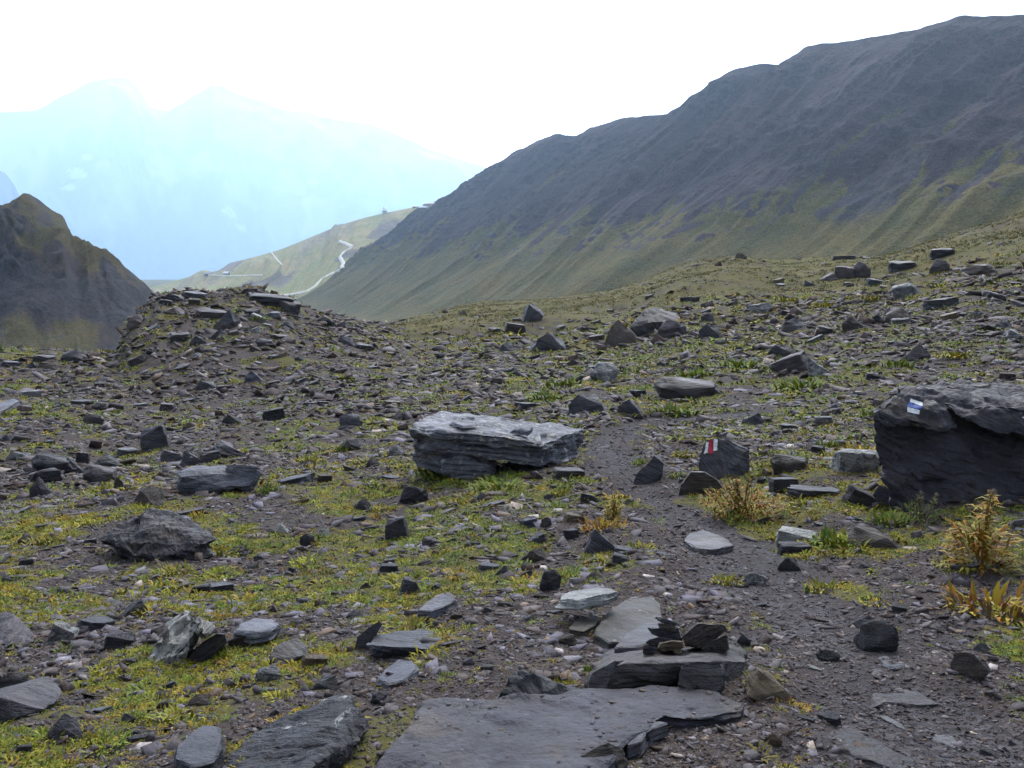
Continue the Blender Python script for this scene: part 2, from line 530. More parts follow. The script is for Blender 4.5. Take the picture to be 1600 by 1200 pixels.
def r_mask(U, V, Pt, D):
    warp = 45 * fbm(U / 240, V * 2.0, 0, 3, 61)
    st = fbm((U + warp) / 30, V * .9, 0, 4, 91)
    st2 = fbm((U + warp) / 95, V * .7, 0, 3, 93)
    px, py, _ = project(Pt)
    e = py - np.interp(px, [560, 640, 700, 800, 1000, 1200, 1400, 1600, 2000], [300, 338, 346, 335, 322, 300, 262, 226, 180])
    fine = fbm(Pt[..., 0] / 14, Pt[..., 1] / 14, Pt[..., 2] / 9, 4, 98)
    gr = sstep(-38, 46, e + 46 * st + 26 * st2 + 14 * fine)
    gr = np.maximum(gr, .5 * sstep(.3, .7, st + .5 * st2) * sstep(.10, .3, V))
    gr = np.maximum(gr, sstep(300, 120, U + 40 * st) * sstep(.10, .3, V + .2 * st))
    sc = .85 * sstep(.12, .42, st * .8 + st2 * .4 + .2 * fine) * sstep(-60, -10, e) * (1 - .8 * sstep(40, 95, e))
    outc = sstep(.30, .55, fine + .4 * st) * sstep(-40, 0, e) * (1 - sstep(50, 90, e))
    gr = gr * (1 - .8 * outc)
    cr = sstep(.15, .5, fbm(U / 40, V * 10, 0, 4, 97) + .1) * (1 - sstep(.36, .6, V)) * .9
    return np.stack([np.clip(gr, 0, 1), np.clip(sc, 0, 1), np.clip(cr, 0, 1)], -1)
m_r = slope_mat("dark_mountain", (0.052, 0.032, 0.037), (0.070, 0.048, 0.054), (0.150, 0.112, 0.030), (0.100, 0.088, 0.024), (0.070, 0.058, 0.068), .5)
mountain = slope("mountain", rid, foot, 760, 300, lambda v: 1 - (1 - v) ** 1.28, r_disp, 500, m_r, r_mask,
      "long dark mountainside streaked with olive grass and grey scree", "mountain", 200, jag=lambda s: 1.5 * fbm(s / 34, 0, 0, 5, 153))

# the sunlit shoulder with the white paths
rid2 = [(100, 492, 2380), (190, 462, 2360), (240, 448, 2330), (275, 438, 2300), (305, 430, 2280), (340, 423, 2250), (349, 418, 2240), (358, 411, 2235), (400, 401, 2200), (440, 389, 2170), (470, 377, 2150), (530, 352, 2100), (570, 340, 2060), (600, 333, 2030), (640, 325, 2000), (668, 320, 1980), (720, 305, 1950), (800, 290, 1900)]
foot2 = [(-60, 560, 1750), (60, 540, 1700), (120, 530, 1680), (150, 525, 1650), (190, 520, 1640), (225, 516, 1620), (240, 514, 1600), (255, 512, 1580), (300, 508, 1540), (340, 506, 1500), (370, 505, 1480), (420, 504, 1440), (450, 503, 1420), (480, 503, 1400), (520, 502, 1380), (560, 502, 1370), (620, 502, 1350), (700, 502, 1340)]
def s_disp(U, V, Lf, Pt):
    w = sstep(0, .1, V) * (1 - .5 * sstep(.8, 1, V))
    warp = 60 * fbm(U / 300, V * 1.6, 0, 3, 111)
    g = ridged((U + warp) / 170, V * 1.0, 113, 4) * 12 * sstep(250, 420, U)
    g2 = ridged((U + warp) / 45, V * 2.2, 115, 3) * 2.6
    return w * (g + g2)
def s_mask(U, V, Pt, D):
    warp = 60 * fbm(U / 300, V * 1.6, 0, 3, 111)
    st = fbm((U + warp) / 60, V * 1.6, 0, 4, 117)
    bare = sstep(.15, .5, fbm((U + warp) / 130, V * 2.6, 0, 4, 119) + .05) * sstep(300, 460, U) * (1 - sstep(.5, .75, V))
    return np.stack([1 - .85 * bare, .6 * sstep(.3, .6, st) * sstep(300, 460, U) * (1 - sstep(.45, .7, V)), .5 * bare], -1)
m_s = slope_mat("painted_sun_slope", (0.16, 0.125, 0.095), (0.20, 0.17, 0.145), (0.36, 0.28, 0.13), (0.25, 0.255, 0.09), (0.29, 0.24, 0.18), .3)  # grass and rock colours raised to imitate sunshine on this slope
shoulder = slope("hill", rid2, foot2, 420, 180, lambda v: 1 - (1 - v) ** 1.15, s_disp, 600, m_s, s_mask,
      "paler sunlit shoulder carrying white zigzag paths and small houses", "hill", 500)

# the pointed peak at the side
rid3 = [(-420, 470, 420), (-250, 420, 410), (-120, 375, 400), (-40, 345, 395), (0, 326, 390), (20, 311, 388), (36, 302, 386), (46, 302, 386), (60, 311, 388), (80, 327, 391), (97, 336, 393), (104, 352, 394), (112, 367, 396), (135, 381, 399), (160, 394, 402), (180, 406, 405), (205, 425, 409), (230, 444, 414), (246, 460, 418), (300, 500, 430), (360, 540, 440)]
foot3 = [(-560, 700, 260), (-420, 690, 240), (-300, 680, 230), (-200, 670, 225), (-120, 660, 222), (-80, 655, 220), (-40, 650, 219), (-10, 648, 219), (30, 645, 219), (70, 642, 220), (100, 640, 222), (120, 640, 224), (140, 640, 226), (170, 638, 230), (200, 636, 236), (230, 634, 243), (260, 632, 252), (290, 630, 262), (320, 628, 270), (380, 620, 300), (450, 610, 330)]
def p_disp(U, V, Lf, Pt):
    w = sstep(0, .10, V) * (1 - .6 * sstep(.8, 1, V))
    x, y, z = Pt[..., 0], Pt[..., 1], Pt[..., 2]
    g = ridged((U + 18 * fbm(U / 50, V * 2, 0, 3, 131)) / 38, V * 1.5, 133, 4) * 2.6
    hh = -z + 5 * fbm(x / 26, z / 26, 0, 3, 135) - x * .10
    band = sstep(4, 12, hh) * (1 - sstep(22, 30, hh))
    led = 2.2 * (1 - 2 * np.abs(((hh + 2 * fbm(x / 12, z / 9, 0, 3, 136)) / 6.5) % 1 - .5))
    rock = ridged(x / 13, z / 11, 137, 5) * 3.6 + led + ridged(x / 5, z / 4, 138, 3) * .9
    return w * (g + band * rock + 4 * sstep(26, 12, hh) * .9 + fbm(x / 9, z / 8, 0, 5, 139) * 1.4)
def p_mask(U, V, Pt, D):
    px, py, _ = project(Pt)
    j = fbm(U / 16, V * 7, 0, 4, 141)
    crag = sstep(404, 432, py - (px - 120) * .22 + 24 * j) * (1 - sstep(478, 500, py - (px - 120) * .12 + 30 * j))
    tan = sstep(-10, 8, px - 100 - (py - 380) * .55) * (1 - crag)  # sunlit tan of the ridge flank, painted in as extra grass colour
    grs = np.maximum(sstep(480, 505, py) * (.75 + .5 * j), .55 + .35 * tan + .7 * j)
    return np.stack([np.clip(grs * (1 - crag), 0, 1), 0 * crag, np.clip(crag + .25 * sstep(.3, .7, j), 0, 1)], -1)
m_p = slope_mat("peak_slope", (0.060, 0.046, 0.040), (0.044, 0.039, 0.043), (0.085, 0.066, 0.028), (0.066, 0.060, 0.026), (0.09, 0.085, 0.08), 1.1)
peak = slope("hill", rid3, foot3, 420, 240, lambda v: 1 - (1 - v) ** 1.35, p_disp, 200, m_p, p_mask,
      "pointed brown peak with a dark crag band above grass", "hill", 120, jag=lambda s: .8 * fbm(s / 7, 0, 0, 4, 151))

# the far range, nearly lost in haze; cloud is painted as white towards its crest
rid4 = [(-700, 150, 15000), (-400, 120, 15000), (-200, 150, 14800), (-60, 172, 14600), (0, 178, 14500), (60, 172, 14500), (95, 150, 14500), (150, 126, 14500), (190, 118, 14500), (215, 134, 14500), (236, 168, 14400), (262, 176, 14400), (290, 158, 14400), (335, 132, 14400), (380, 146, 14400), (430, 170, 14400), (500, 180, 14300), (580, 196, 14300), (660, 226, 14200), (720, 248, 14200), (800, 275, 14000), (900, 300, 14000), (1100, 300, 14000), (1500, 260, 14000), (2100, 280, 14000)]
foot4 = [(a * .9 + 40, 520, 12300) for a, b, c in rid4]
def f_disp(U, V, Lf, Pt):
    w = sstep(0, .08, V) * (1 - .7 * sstep(.75, 1, V))
    warp = 500 * fbm(U / 2600, V * 2, 0, 3, 161)
    return w * (ridged((U + warp) / 1500, V * 1.8, 163, 5) * 200 + ridged((U + warp) / 420, V * 5, 165, 4) * 70)
def f_mask(U, V, Pt, D):
    px, py, _ = project(Pt)
    sn = .95 * sstep(.60, .02, V + .26 * fbm(U / 900, V * 4, 0, 4, 170)) * (.55 + .45 * sstep(-.25, .35, fbm(U / 420, V * 12, 0, 5, 171) + .5 - 1.6 * V))  # high snow, plus cloud whiteness painted into the colour near the crest
    for (x, y, r) in [(120, 272, 12), (108, 292, 9), (135, 245, 9), (357, 328, 6), (364, 336, 6), (379, 355, 6), (490, 283, 9), (540, 207, 12), (565, 205, 9), (160, 160, 10), (80, 170, 18), (245, 172, 14)]:
        q = fbm(px / 7, py / 5, 0, 3, 173)
        sn = np.maximum(sn, sstep(1.25, .7, np.hypot((px - x) * .8, (py - y) * 1.3) / r + .5 * q))
    return np.stack([sstep(.55, .8, V) * .6, sn, 0 * V], -1)
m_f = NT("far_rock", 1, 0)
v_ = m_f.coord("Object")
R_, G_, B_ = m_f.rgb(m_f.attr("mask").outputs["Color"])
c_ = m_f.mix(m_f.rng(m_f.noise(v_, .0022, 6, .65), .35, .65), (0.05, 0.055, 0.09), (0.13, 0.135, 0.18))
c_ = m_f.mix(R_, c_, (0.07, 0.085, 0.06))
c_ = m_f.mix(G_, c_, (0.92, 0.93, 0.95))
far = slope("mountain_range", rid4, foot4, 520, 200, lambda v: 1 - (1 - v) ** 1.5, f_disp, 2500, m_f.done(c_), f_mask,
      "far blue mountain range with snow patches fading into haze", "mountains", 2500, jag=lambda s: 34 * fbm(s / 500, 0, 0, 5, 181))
rid5 = [(-500, 180, 8600), (-200, 225, 8500), (-60, 248, 8400), (-15, 262, 8400), (8, 270, 8350), (22, 288, 8300), (36, 318, 8200), (60, 352, 8150), (100, 400, 8100), (150, 450, 8000)]
foot5 = [(a * .9 + 30, 560, 6200) for a, b, c in rid5]
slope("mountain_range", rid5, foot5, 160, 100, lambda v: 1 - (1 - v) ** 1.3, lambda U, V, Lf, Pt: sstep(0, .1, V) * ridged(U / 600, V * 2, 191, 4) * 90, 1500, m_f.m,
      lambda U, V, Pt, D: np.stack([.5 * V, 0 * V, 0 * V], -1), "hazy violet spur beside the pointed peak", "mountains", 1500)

# ------------------------------------------------------------------ white paths on the shoulder and the small houses
def bvh_of(*obs):
    V, Fq, k = [], [], 0
    for o in obs:
        V += [v.co[:] for v in o.data.vertices]
        Fq += [[i + k for i in p.vertices] for p in o.data.polygons]
        k = len(V)
    return BVHTree.FromPolygons(V, Fq)
hb = bvh_of(shoulder, mountain)
CP = Vector((0, 0, CAMZ))
def hit(bvh, px, py):
    d = Vector(P(px, py, 1.0)) - CP
    r = bvh.ray_cast(CP, d.normalized())
    return (r[0], r[1]) if r[0] is not None else (None, None)
m_path = plain("white_gravel", (0.72, 0.68, 0.60), .9, .1, .12, .2)
def far_path(pts, width, label):
    """a gravel path over the hillside, seated on the slope and bedded into it"""
    q = []
    pts = np.array(pts, float)
    s = np.append(0, np.cumsum(np.hypot(*np.diff(pts, axis=0).T)))
    for k in np.arange(0, s[-1], 1.5):
        h_, n_ = hit(hb, np.interp(k, s, pts[:, 0]), np.interp(k, s, pts[:, 1]))
        if h_ is not None and (not q or (h_ - q[-1][0]).length < 260):
            q.append((h_, n_))
    if len(q) < 2:
        print('PATH MISSED', label, len(q))
        return
    V, Fq = [], []
    for i, (a, n_) in enumerate(q):
        d = (q[min(i + 1, len(q) - 1)][0] - q[max(i - 1, 0)][0])
        side = d.cross(n_).normalized() * width * .5
        for off, up in ((1.6, -1.6), (1, 1.6), (-1, 1.6), (-1.6, -1.6)):
            V.append(a + side * off + n_ * up)
    n = len(q)
    Fq = [(4 * i + j, 4 * i + j + 1, 4 * i + j + 5, 4 * i + j + 4) for i in range(n - 1) for j in range(3)]
    add("path", mesh_from("path", np.array(V), np.array(Fq), False), m_path, kind="structure", label=label, cat="path")
far_path([(430, 462), (452, 461), (478, 456), (492, 448), (503, 436), (512, 431), (522, 426), (534, 421)], 5, "white gravel path curving up from the saddle below the shoulder")
far_path([(535, 420), (536, 410), (531, 402), (537, 394), (546, 389), (552, 386)], 6, "short bright white bend of path in mid slope")
far_path([(530, 377), (541, 381), (552, 386)], 6, "short straight white path high on the sunlit shoulder")
far_path([(424, 394), (432, 405), (442, 415)], 2.6, "faint thin path descending the shoulder crest")
far_path([(350, 450), (360, 456)], 4.5, "short pale path ending behind the stony knoll")
far_path([(326, 430), (350, 431), (380, 431), (410, 430)], 2.2, "level pale path leading from the lower houses")
m_wall = [plain("pale_plaster", (0.55, 0.53, 0.5), .9, .1), plain("dark_timber", (0.16, 0.11, 0.08), .9, .1)]
m_roof = [plain("bright_roof", (0.8, 0.8, 0.82), .5, .3), plain("grey_roof", (0.30, 0.30, 0.33), .7, .2)]
m_win = plain("dark_window", (0.03, 0.035, 0.04), .3, .5)
def house(px, py, t, w, d, h, wall, roof, rz, label, mast=False):
    c = None
    for k in range(8):
        h_, n_ = hit(hb, px, py + k * .7)
        if h_ is not None and (h_ - CP).length > 1300:
            c = h_
            break
    c = Vector(P(px, py, t)) if c is None else c
    root = add("mountain_house", None, label=label, cat="house", loc=c, group="houses on the sunlit shoulder")
    root.rotation_euler.z = rz
    x, y, r = w / 2, d / 2, h * .55
    V = [(-x, -y, -6), (x, -y, -6), (x, y, -6), (-x, y, -6), (-x, -y, h), (x, -y, h), (x, y, h), (-x, y, h), (-x, 0, h + r), (x, 0, h + r)]
    me = bpy.data.meshes.new("wall")
    me.from_pydata(V, [], [(0, 1, 5, 4), (1, 2, 6, 9, 5), (2, 3, 7, 6), (3, 0, 4, 8, 7)])
    add("wall", me, m_wall[wall], root)
    e, q = 1.15, .5
    V = []
    for sx in (-x * e, x * e):
        for (yy, zz) in ((-y * 1.25, h - r * .25), (0, h + r), (y * 1.25, h - r * .25), (y * 1.25, h - r * .25 + q), (0, h + r + q), (-y * 1.25, h - r * .25 + q)):
            V.append((sx, yy, zz))
    Fq = [(i, (i + 1) % 6, 6 + (i + 1) % 6, 6 + i) for i in range(6)] + [(0, 5, 4, 1), (1, 4, 3, 2), (6, 7, 10, 11), (7, 8, 9, 10)]
    me = bpy.data.meshes.new("roof")
    me.from_pydata(V, [], Fq)
    add("roof", me, m_roof[roof], root)
    for k in range(3):
        cx = -x * .6 + k * x * .6
        bm = bmesh.new()
        bmesh.ops.create_cube(bm, size=1, matrix=Matrix.Translation((cx, -y - .05, h * .5)) @ Matrix.Diagonal((w * .12, .3, h * .3, 1)))
        me = bpy.data.meshes.new("window")
        bm.to_mesh(me)
        add("window", me, m_win, root)
    if mast:
        bm = bmesh.new()
        bmesh.ops.create_cone(bm, cap_ends=True, segments=8, radius1=.7, radius2=.4, depth=9, matrix=Matrix.Translation((-x * .3, 0, h + 5)))
        me = bpy.data.meshes.new("mast")
        bm.to_mesh(me)
        add("mast", me, m_wall[1], root)
house(601, 333, 2025, 11, 9, 6, 0, 0, .1, "pale house with a thin mast on the shoulder crest", True)
house(648, 325, 1990, 9, 8, 3.5, 1, 0, .2, "small bright roofed hut alone on the crest, just uphill of the mast house")
house(662, 328, 1975, 13, 8, 4, 1, 0, -.1, "long low white roofed house just below the crest top")
house(672, 322, 1980, 13, 9, 4, 0, 0, .0, "bright house highest on the crest, at the dark mountain edge")
house(325, 431, 2262, 14, 10, 5, 1, 1, .1, "dark timber house on the grassy lower end of the shoulder")
house(354, 430, 2225, 11, 9, 5, 1, 0, -.15, "small pale roofed house under the rocky step")
# ------------------------------------------------------------------ rocks
def slate_material(name, rough, wet):
    m = NT(name, rough, .26)
    v = m.attr("bed").outputs["Vector"]
    oi = m.n("ShaderNodeObjectInfo")
    off = m.n("ShaderNodeVectorMath", operation='SCALE')
    off.inputs[0].default_value = (37.0, 19.0, 53.0)
    m.put(off.inputs["Scale"], oi.outputs["Random"])
    def vec(sc):
        q = m.n("ShaderNodeVectorMath", operation='MULTIPLY_ADD')
        m.put(q.inputs[0], v)
        q.inputs[1].default_value = sc
        m.put(q.inputs[2], off.outputs[0])
        return q.outputs[0]
    big = m.noise(vec((1.6, 1.6, 2.4)), 1.0, 5, .6)
    mid = m.noise(vec((7, 7, 10)), 1.0, 6, .65)
    fine = m.noise(vec((34, 34, 60)), 1.0, 5, .7)
    stra = m.noise(vec((3.5, 3.5, 70)), 1.0, 4, .6, .4)
    crack = m.voro(vec((2.2, 2.2, 9)), 1.0, 'DISTANCE_TO_EDGE')
    k = m.math('MULTIPLY', m.rng(big, .3, .7, .66, 1.34), m.rng(mid, .3, .7, .72, 1.3))
    k = m.math('MULTIPLY', k, m.rng(stra, .32, .68, .70, 1.28))
    c = m.scale(oi.outputs["Color"], k)
    c = m.mix(m.rng(m.noise(vec((2.6, 2.6, 3.0)), 1.0, 5, .65), .52, .72, 0, .55), c, (0.095, 0.070, 0.050))
    lim = m.math('SUBTRACT', .70, m.math('MULTIPLY', oi.outputs["Alpha"], .30))
    lc = m.noise(vec((8.5, 8.5, 8.5)), 1.0, 7, .72, .6)
    pale = m.mix(m.rng(fine, .35, .65), (0.25, 0.24, 0.215), (0.40, 0.39, 0.36))
    c = m.mix(m.math('MULTIPLY', m.rng(lc, lim, m.math('ADD', lim, .045)), .85), c, pale)
    c = m.mix(m.rng(fine, .62, .74, 0, .6), c, m.scale(oi.outputs["Color"], 1.9))
    c = m.mix(m.rng(crack, 0.0, .02, .22, 0.0), c, (0.02, 0.018, 0.018))
    n = m.bump(stra, .9, .022)
    n = m.bump(mid, .8, .045, n)
    n = m.bump(fine, .6, .006, n)
    return m.done(c, n, m.rng(mid, .3, .7, rough - wet, rough + .12))
SLATE = slate_material("slate", .60, .12)

TONE = {'g': (0.060, 0.057, 0.066, .08), 'd': (0.036, 0.034, 0.039, .02), 'b': (0.064, 0.050, 0.043, .06), 'p': (0.115, 0.113, 0.12, .5),
        'l': (0.080, 0.080, 0.098, .10), 'v': (0.068, 0.057, 0.060, .05), 'w': (0.36, 0.35, 0.32, .6), 'k': (0.027, 0.025, 0.028, .3), 'o': (0.115, 0.085, 0.052, .05)}

def refine(bm, edge, most=60000):
    for _ in range(8):
        bmesh.ops.triangulate(bm, faces=[f for f in bm.faces if len(f.verts) > 3])
        lg = [e for e in bm.edges if e.calc_length() > edge * 1.45]
        if not lg or len(bm.faces) > most:
            break
        bmesh.ops.subdivide_edges(bm, edges=lg, cuts=1)
    bmesh.ops.triangulate(bm, faces=[f for f in bm.faces if len(f.verts) > 3])

def weather(me, bed, lay, amp, rough, seed, rscale, nominal=1.0, ang=38):
    """layered ledges along the bedding, chips and dents, and the bed-aligned coordinate the material reads"""
    n = len(me.vertices)
    co = np.zeros(n * 3, np.float32)
    me.vertices.foreach_get("co", co)
    co = co.reshape(-1, 3).astype(float)
    no = np.zeros(n * 3, np.float32)
    me.vertex_normals.foreach_get("vector", no)
    no = no.reshape(-1, 3).astype(float)
    B = np.array(Vector(bed).normalized())
    e1 = np.cross(B, [0.31, 0.93, 0.2])
    e1 /= np.linalg.norm(e1)
    e2 = np.cross(B, e1)
    q = np.stack([co @ e1, co @ e2, co @ B], 1)
    hh = q[:, 2] / lay + .9 * fbm(q[:, 0] / rscale / 2, q[:, 1] / rscale / 2, 0, 3, seed)
    li = np.floor(hh)
    fr = hh - li
    ip = no - (no @ B)[:, None] * B
    r = vn(li * 3.7 + .5, q[:, 0] / rscale * 1.3, q[:, 1] / rscale * 1.3, seed + 3)
    r2 = vn((li + 1) * 3.7 + .5, q[:, 0] / rscale * 1.3, q[:, 1] / rscale * 1.3, seed + 3)
    w = sstep(.78, 1.0, fr)
    led = (r * (1 - w) + r2 * w) * amp - .5 * amp * np.exp(-((fr - .9) / .09) ** 2)
    d = rough * fbm(q[:, 0] / rscale, q[:, 1] / rscale, q[:, 2] / rscale, 5, seed + 7, .55)
    chip = np.abs(vn(q[:, 0] / rscale * .8, q[:, 1] / rscale * .8, q[:, 2] / rscale * 1.6, seed + 13))
    d = d - 1.2 * rough * sstep(.45, .7, chip)
    co = co + ip * led[:, None] + no * d[:, None]
    me.vertices.foreach_set("co", co.astype(np.float32).ravel())
    me.update()
    a = me.attributes.new("bed", 'FLOAT_VECTOR', 'POINT')
    a.data.foreach_set("vector", (q * nominal).astype(np.float32).ravel())
    me.polygons.foreach_set("use_smooth", np.ones(len(me.polygons), bool))
    me.set_sharp_from_angle(angle=math.radians(ang))

def hull_bm(pts, bm=None):
    bm2 = bmesh.new()
    vs_ = [bm2.verts.new(p) for p in pts]
    r = bmesh.ops.convex_hull(bm2, input=vs_)
    bad = [g for g in set(r["geom_interior"]) | set(r["geom_unused"]) if isinstance(g, bmesh.types.BMVert) and g.is_valid]
    bmesh.ops.delete(bm2, geom=bad, context='VERTS')
    return bm2

HERO = {}
def hero(name, label, cat, t0, hulls, tone, bed=(0, 0, 1), lay=.06, amp=.02, rough=.012, seed=1, edge=.025, rscale=.22, short=None, group="rocks on the moraine", ang=38, sink=.35):
    """a rock whose corners are given as photo pixel, photo pixel, depth behind t0; several hulls make a layered body"""
    parts = [np.array([P(x, y, t0 + d) for x, y, d in h]) for h in hulls]
    if sink:
        H = max(y for h in hulls for x, y, d in h) - min(y for h in hulls for x, y, d in h)
        yb = max(y for h in hulls for x, y, d in h)
        for i, h in enumerate(hulls):
            low = [k for k, (x, y, d) in enumerate(h) if y > yb - .25 * H]
            if low:
                parts[i] = np.concatenate([parts[i], parts[i][low] - [0, 0, sink * H / F * t0]])
    allp = np.concatenate(parts)
    org = np.array([allp[:, 0].mean(), allp[:, 1].mean(), allp[:, 2].min()])
    tot = bpy.data.meshes.new(name)
    bm = bmesh.new()
    for p in parts:
        b2 = hull_bm([Vector(v - org) for v in p])
        refine(b2, edge)
        tmp = bpy.data.meshes.new("t")
        b2.to_mesh(tmp)
        b2.free()
        bm.from_mesh(tmp)
        bpy.data.meshes.remove(tmp)
    bmesh.ops.recalc_face_normals(bm, faces=bm.faces)
    bm.to_mesh(tot)
    bm.free()
    weather(tot, bed, lay, amp, rough, seed, rscale, 1.0, ang)
    o = add(name, tot, SLATE, label=label, cat=cat, group=group, loc=org, kind="thing")
    o.color = TONE[tone] if isinstance(tone, str) else tone
    if short:
        HERO[short] = o
    xs, ys, _ = project(allp)
    BOXES.append((xs.min(), ys.min(), xs.max(), ys.max()))
    if short:
        LAND.append((short, (xs.min() + xs.max()) / 2, (ys.min() + ys.max()) / 2, (xs.max() - xs.min()) / 2, (ys.max() - ys.min()) / 2))
    return o
BOXES, LAND = [], []
def prism(outline, d0, d1, back=None):
    """front outline at depth d0 and the same outline (or another) at d1"""
    return [(x, y, d0) for x, y in outline] + [(x, y, d1) for x, y in (back or outline)]
def T(px, py):
    return float(ground_t(px, py)[0])

# -- the big layered boulder in the middle
tA = T(780, 742)
big = hero("boulder", "big flat layered grey boulder overhanging a dark gap, largest rock mid field", "boulder", tA, [
    [(642, 668, .05), (650, 657, .35), (697, 640, 1.0), (770, 650, 1.1), (832, 659, 1.1), (913, 671, .8), (850, 693, -.12), (765, 690, -.06), (700, 682, 0),
     (641, 698, .08), (698, 704, 0), (770, 714, -.03), (836, 728, -.08), (866, 727, .1), (900, 716, .6), (912, 692, .8), (700, 692, .9), (830, 700, 1.0)],
    [(648, 698, .22), (705, 703, .12), (765, 717, .12), (778, 722, .2), (768, 738, .18), (735, 744, .1), (690, 737, .12), (655, 728, .2), (644, 716, .25), (650, 700, .9), (765, 712, .9), (760, 735, .9), (660, 728, .9)],
    [(700, 664, .14), (716, 656, .43), (744, 657, .39), (748, 664, .14), (724, 669, .02), (702, 660.5, .16), (716, 652, .43), (743, 653, .39), (746, 660, .16), (724, 665, .05)], [(800, 676, .0), (815, 668, .15), (836, 673, .05), (826, 680, -.06), (801, 673, .0), (815, 665.5, .15), (834, 670, .05), (825, 677, -.05)],
    [(640, 668, .0), (652, 658, .3), (700, 668, .1), (770, 676, .0), (846, 690, -.16), (850, 698, -.16), (770, 698, -.12), (700, 690, -.06), (645, 676, .0), (760, 672, .5), (845, 684, .3)],
    [(688, 722, .0), (720, 712, .02), (768, 726, .06), (775, 738, .1), (760, 748, .02), (715, 748, -.02), (690, 738, .02), (700, 725, .5), (765, 738, .5)],
    [(862, 724, .55), (900, 715, .55), (905, 728, .55), (880, 744, .55), (856, 744, .6), (862, 724, 1.0), (905, 716, 1.0), (900, 735, 1.0)]],
    (0.125, 0.125, 0.143, .48), sink=0, bed=(.10, .12, 1), lay=.05, amp=.045, rough=.022, seed=5, edge=.019, short="the big layered boulder")
# -- the dark boulder with the blue and white mark
tB = T(1470, 788)
dark = hero("boulder", "large dark boulder with a white and blue painted mark beside the trail", "boulder", tB, [
    [(1372, 643, .12), (1366, 690, .10), (1380, 742, .06), (1418, 780, 0), (1470, 792, 0), (1545, 772, .04), (1600, 782, .08), (1700, 800, .15), (1768, 770, .4), (1760, 680, .6),
     (1404, 613, .30), (1478, 608, .42), (1590, 634, .24), (1700, 648, .3), (1442, 603, .85), (1522, 597, 1.05), (1620, 600, 1.15), (1720, 612, 1.2), (1400, 730, 1.0), (1720, 760, 1.4), (1480, 760, 1.2)],
    [(1370, 641, -.02), (1398, 622, .10), (1424, 614, .17), (1452, 618, .16), (1480, 640, .06), (1500, 672, .0), (1462, 671, -.03), (1440, 658, -.05), (1412, 660, -.05), (1388, 664, -.04), (1374, 655, -.02), (1400, 640, .4), (1480, 640, .45)],
    [(1470, 628, .12), (1560, 640, .04), (1640, 660, .04), (1700, 690, .1), (1640, 690, .0), (1560, 672, -.02), (1500, 655, .02), (1520, 640, .4), (1660, 670, .5)]],
    (0.036, 0.033, 0.039, .0), bed=(.22, -.55, .8), lay=.055, amp=.035, rough=.022, seed=9, edge=.0145, rscale=.16, short="the dark boulder with the blue mark", ang=32)
# -- the stone with the red and white mark
tC = T(1130, 748)
red = hero("rock", "dark angular stone with a white red white painted mark by the trail", "rock", tC, [
    [(1103, 688, .10), (1122, 684, .12), (1090, 724, 0), (1093, 738, -.02), (1116, 752, -.06), (1132, 745, -.02), (1142, 752, .05), (1171, 701, .34), (1174, 728, .32), (1164, 752, .25), (1148, 692, .6), (1110, 698, .5), (1100, 750, .5)]],
    (0.046, 0.044, 0.052, .0), bed=(.5, -.3, .6), lay=.09, amp=.012, rough=.008, seed=13, edge=.014, rscale=.15, short="the stone with the red mark")
hero("rock", "low brown grey stone wedged under the red marked stone", "rock", T(1095, 775), [
    prism([(1060, 776), (1064, 758), (1080, 738), (1100, 738), (1122, 752), (1136, 772), (1128, 780)], 0, .4)], 'b', lay=.08, amp=.01, rough=.01, seed=17, edge=.02)
hero("rock", "smooth grey slab leaning at the trail edge, just before the red marked stone", "rock", T(1010, 756), [
    [(990, 752, 0), (994, 742, 0), (1022, 712, .1), (1030, 710, .25), (1038, 725, .1), (1036, 740, .06), (1012, 755, 0), (1000, 757, 0), (1030, 722, .4), (1036, 745, .4), (1000, 750, .4)]],
    'g', bed=(.4, .2, .8), lay=.08, amp=.008, rough=.006, seed=19, edge=.016)
# -- the dark layered rock at the left
tG = T(250, 876)
hero("rock", "dark jagged rock of crumpled thin layers lying in yellow green plants", "rock", tG, [
    [(163, 843, .2), (178, 832, .3), (220, 802, .35), (238, 797, .45), (270, 800, .4), (300, 812, .35), (338, 836, .2), (338, 842, .1), (318, 850, .0), (300, 866, 0), (270, 868, -.04), (245, 874, -.02), (205, 864, .02), (175, 850, .1), (200, 830, .8), (300, 830, .8), (250, 864, .8)]],
    (0.022, 0.020, 0.023, .10), bed=(.30, -.25, 1), lay=.045, amp=.045, rough=.022, seed=23, edge=.014, rscale=.16, short="the dark crumpled rock", ang=28)
# -- the log like slate
hero("rock", "long log shaped grey slate block with a split end", "rock", T(330, 772), [
    [(279, 736, .1), (284, 731, .3), (335, 728, .4), (392, 727, .4), (396, 740, .2), (390, 758, .1), (350, 761, .02), (300, 764, .0), (276, 773, 0), (273, 765, .02), (285, 745, .0), (380, 745, .5), (290, 765, .5)],
    [(352, 728, .2), (398, 727, .2), (410, 740, .22), (392, 763, .12), (358, 756, .1), (360, 740, .6), (400, 745, .6)]],
    (0.085, 0.085, 0.1, .12), bed=(.05, -.3, 1), lay=.05, amp=.03, rough=.012, seed=29, edge=.016, rscale=.2, short="the log shaped slate")
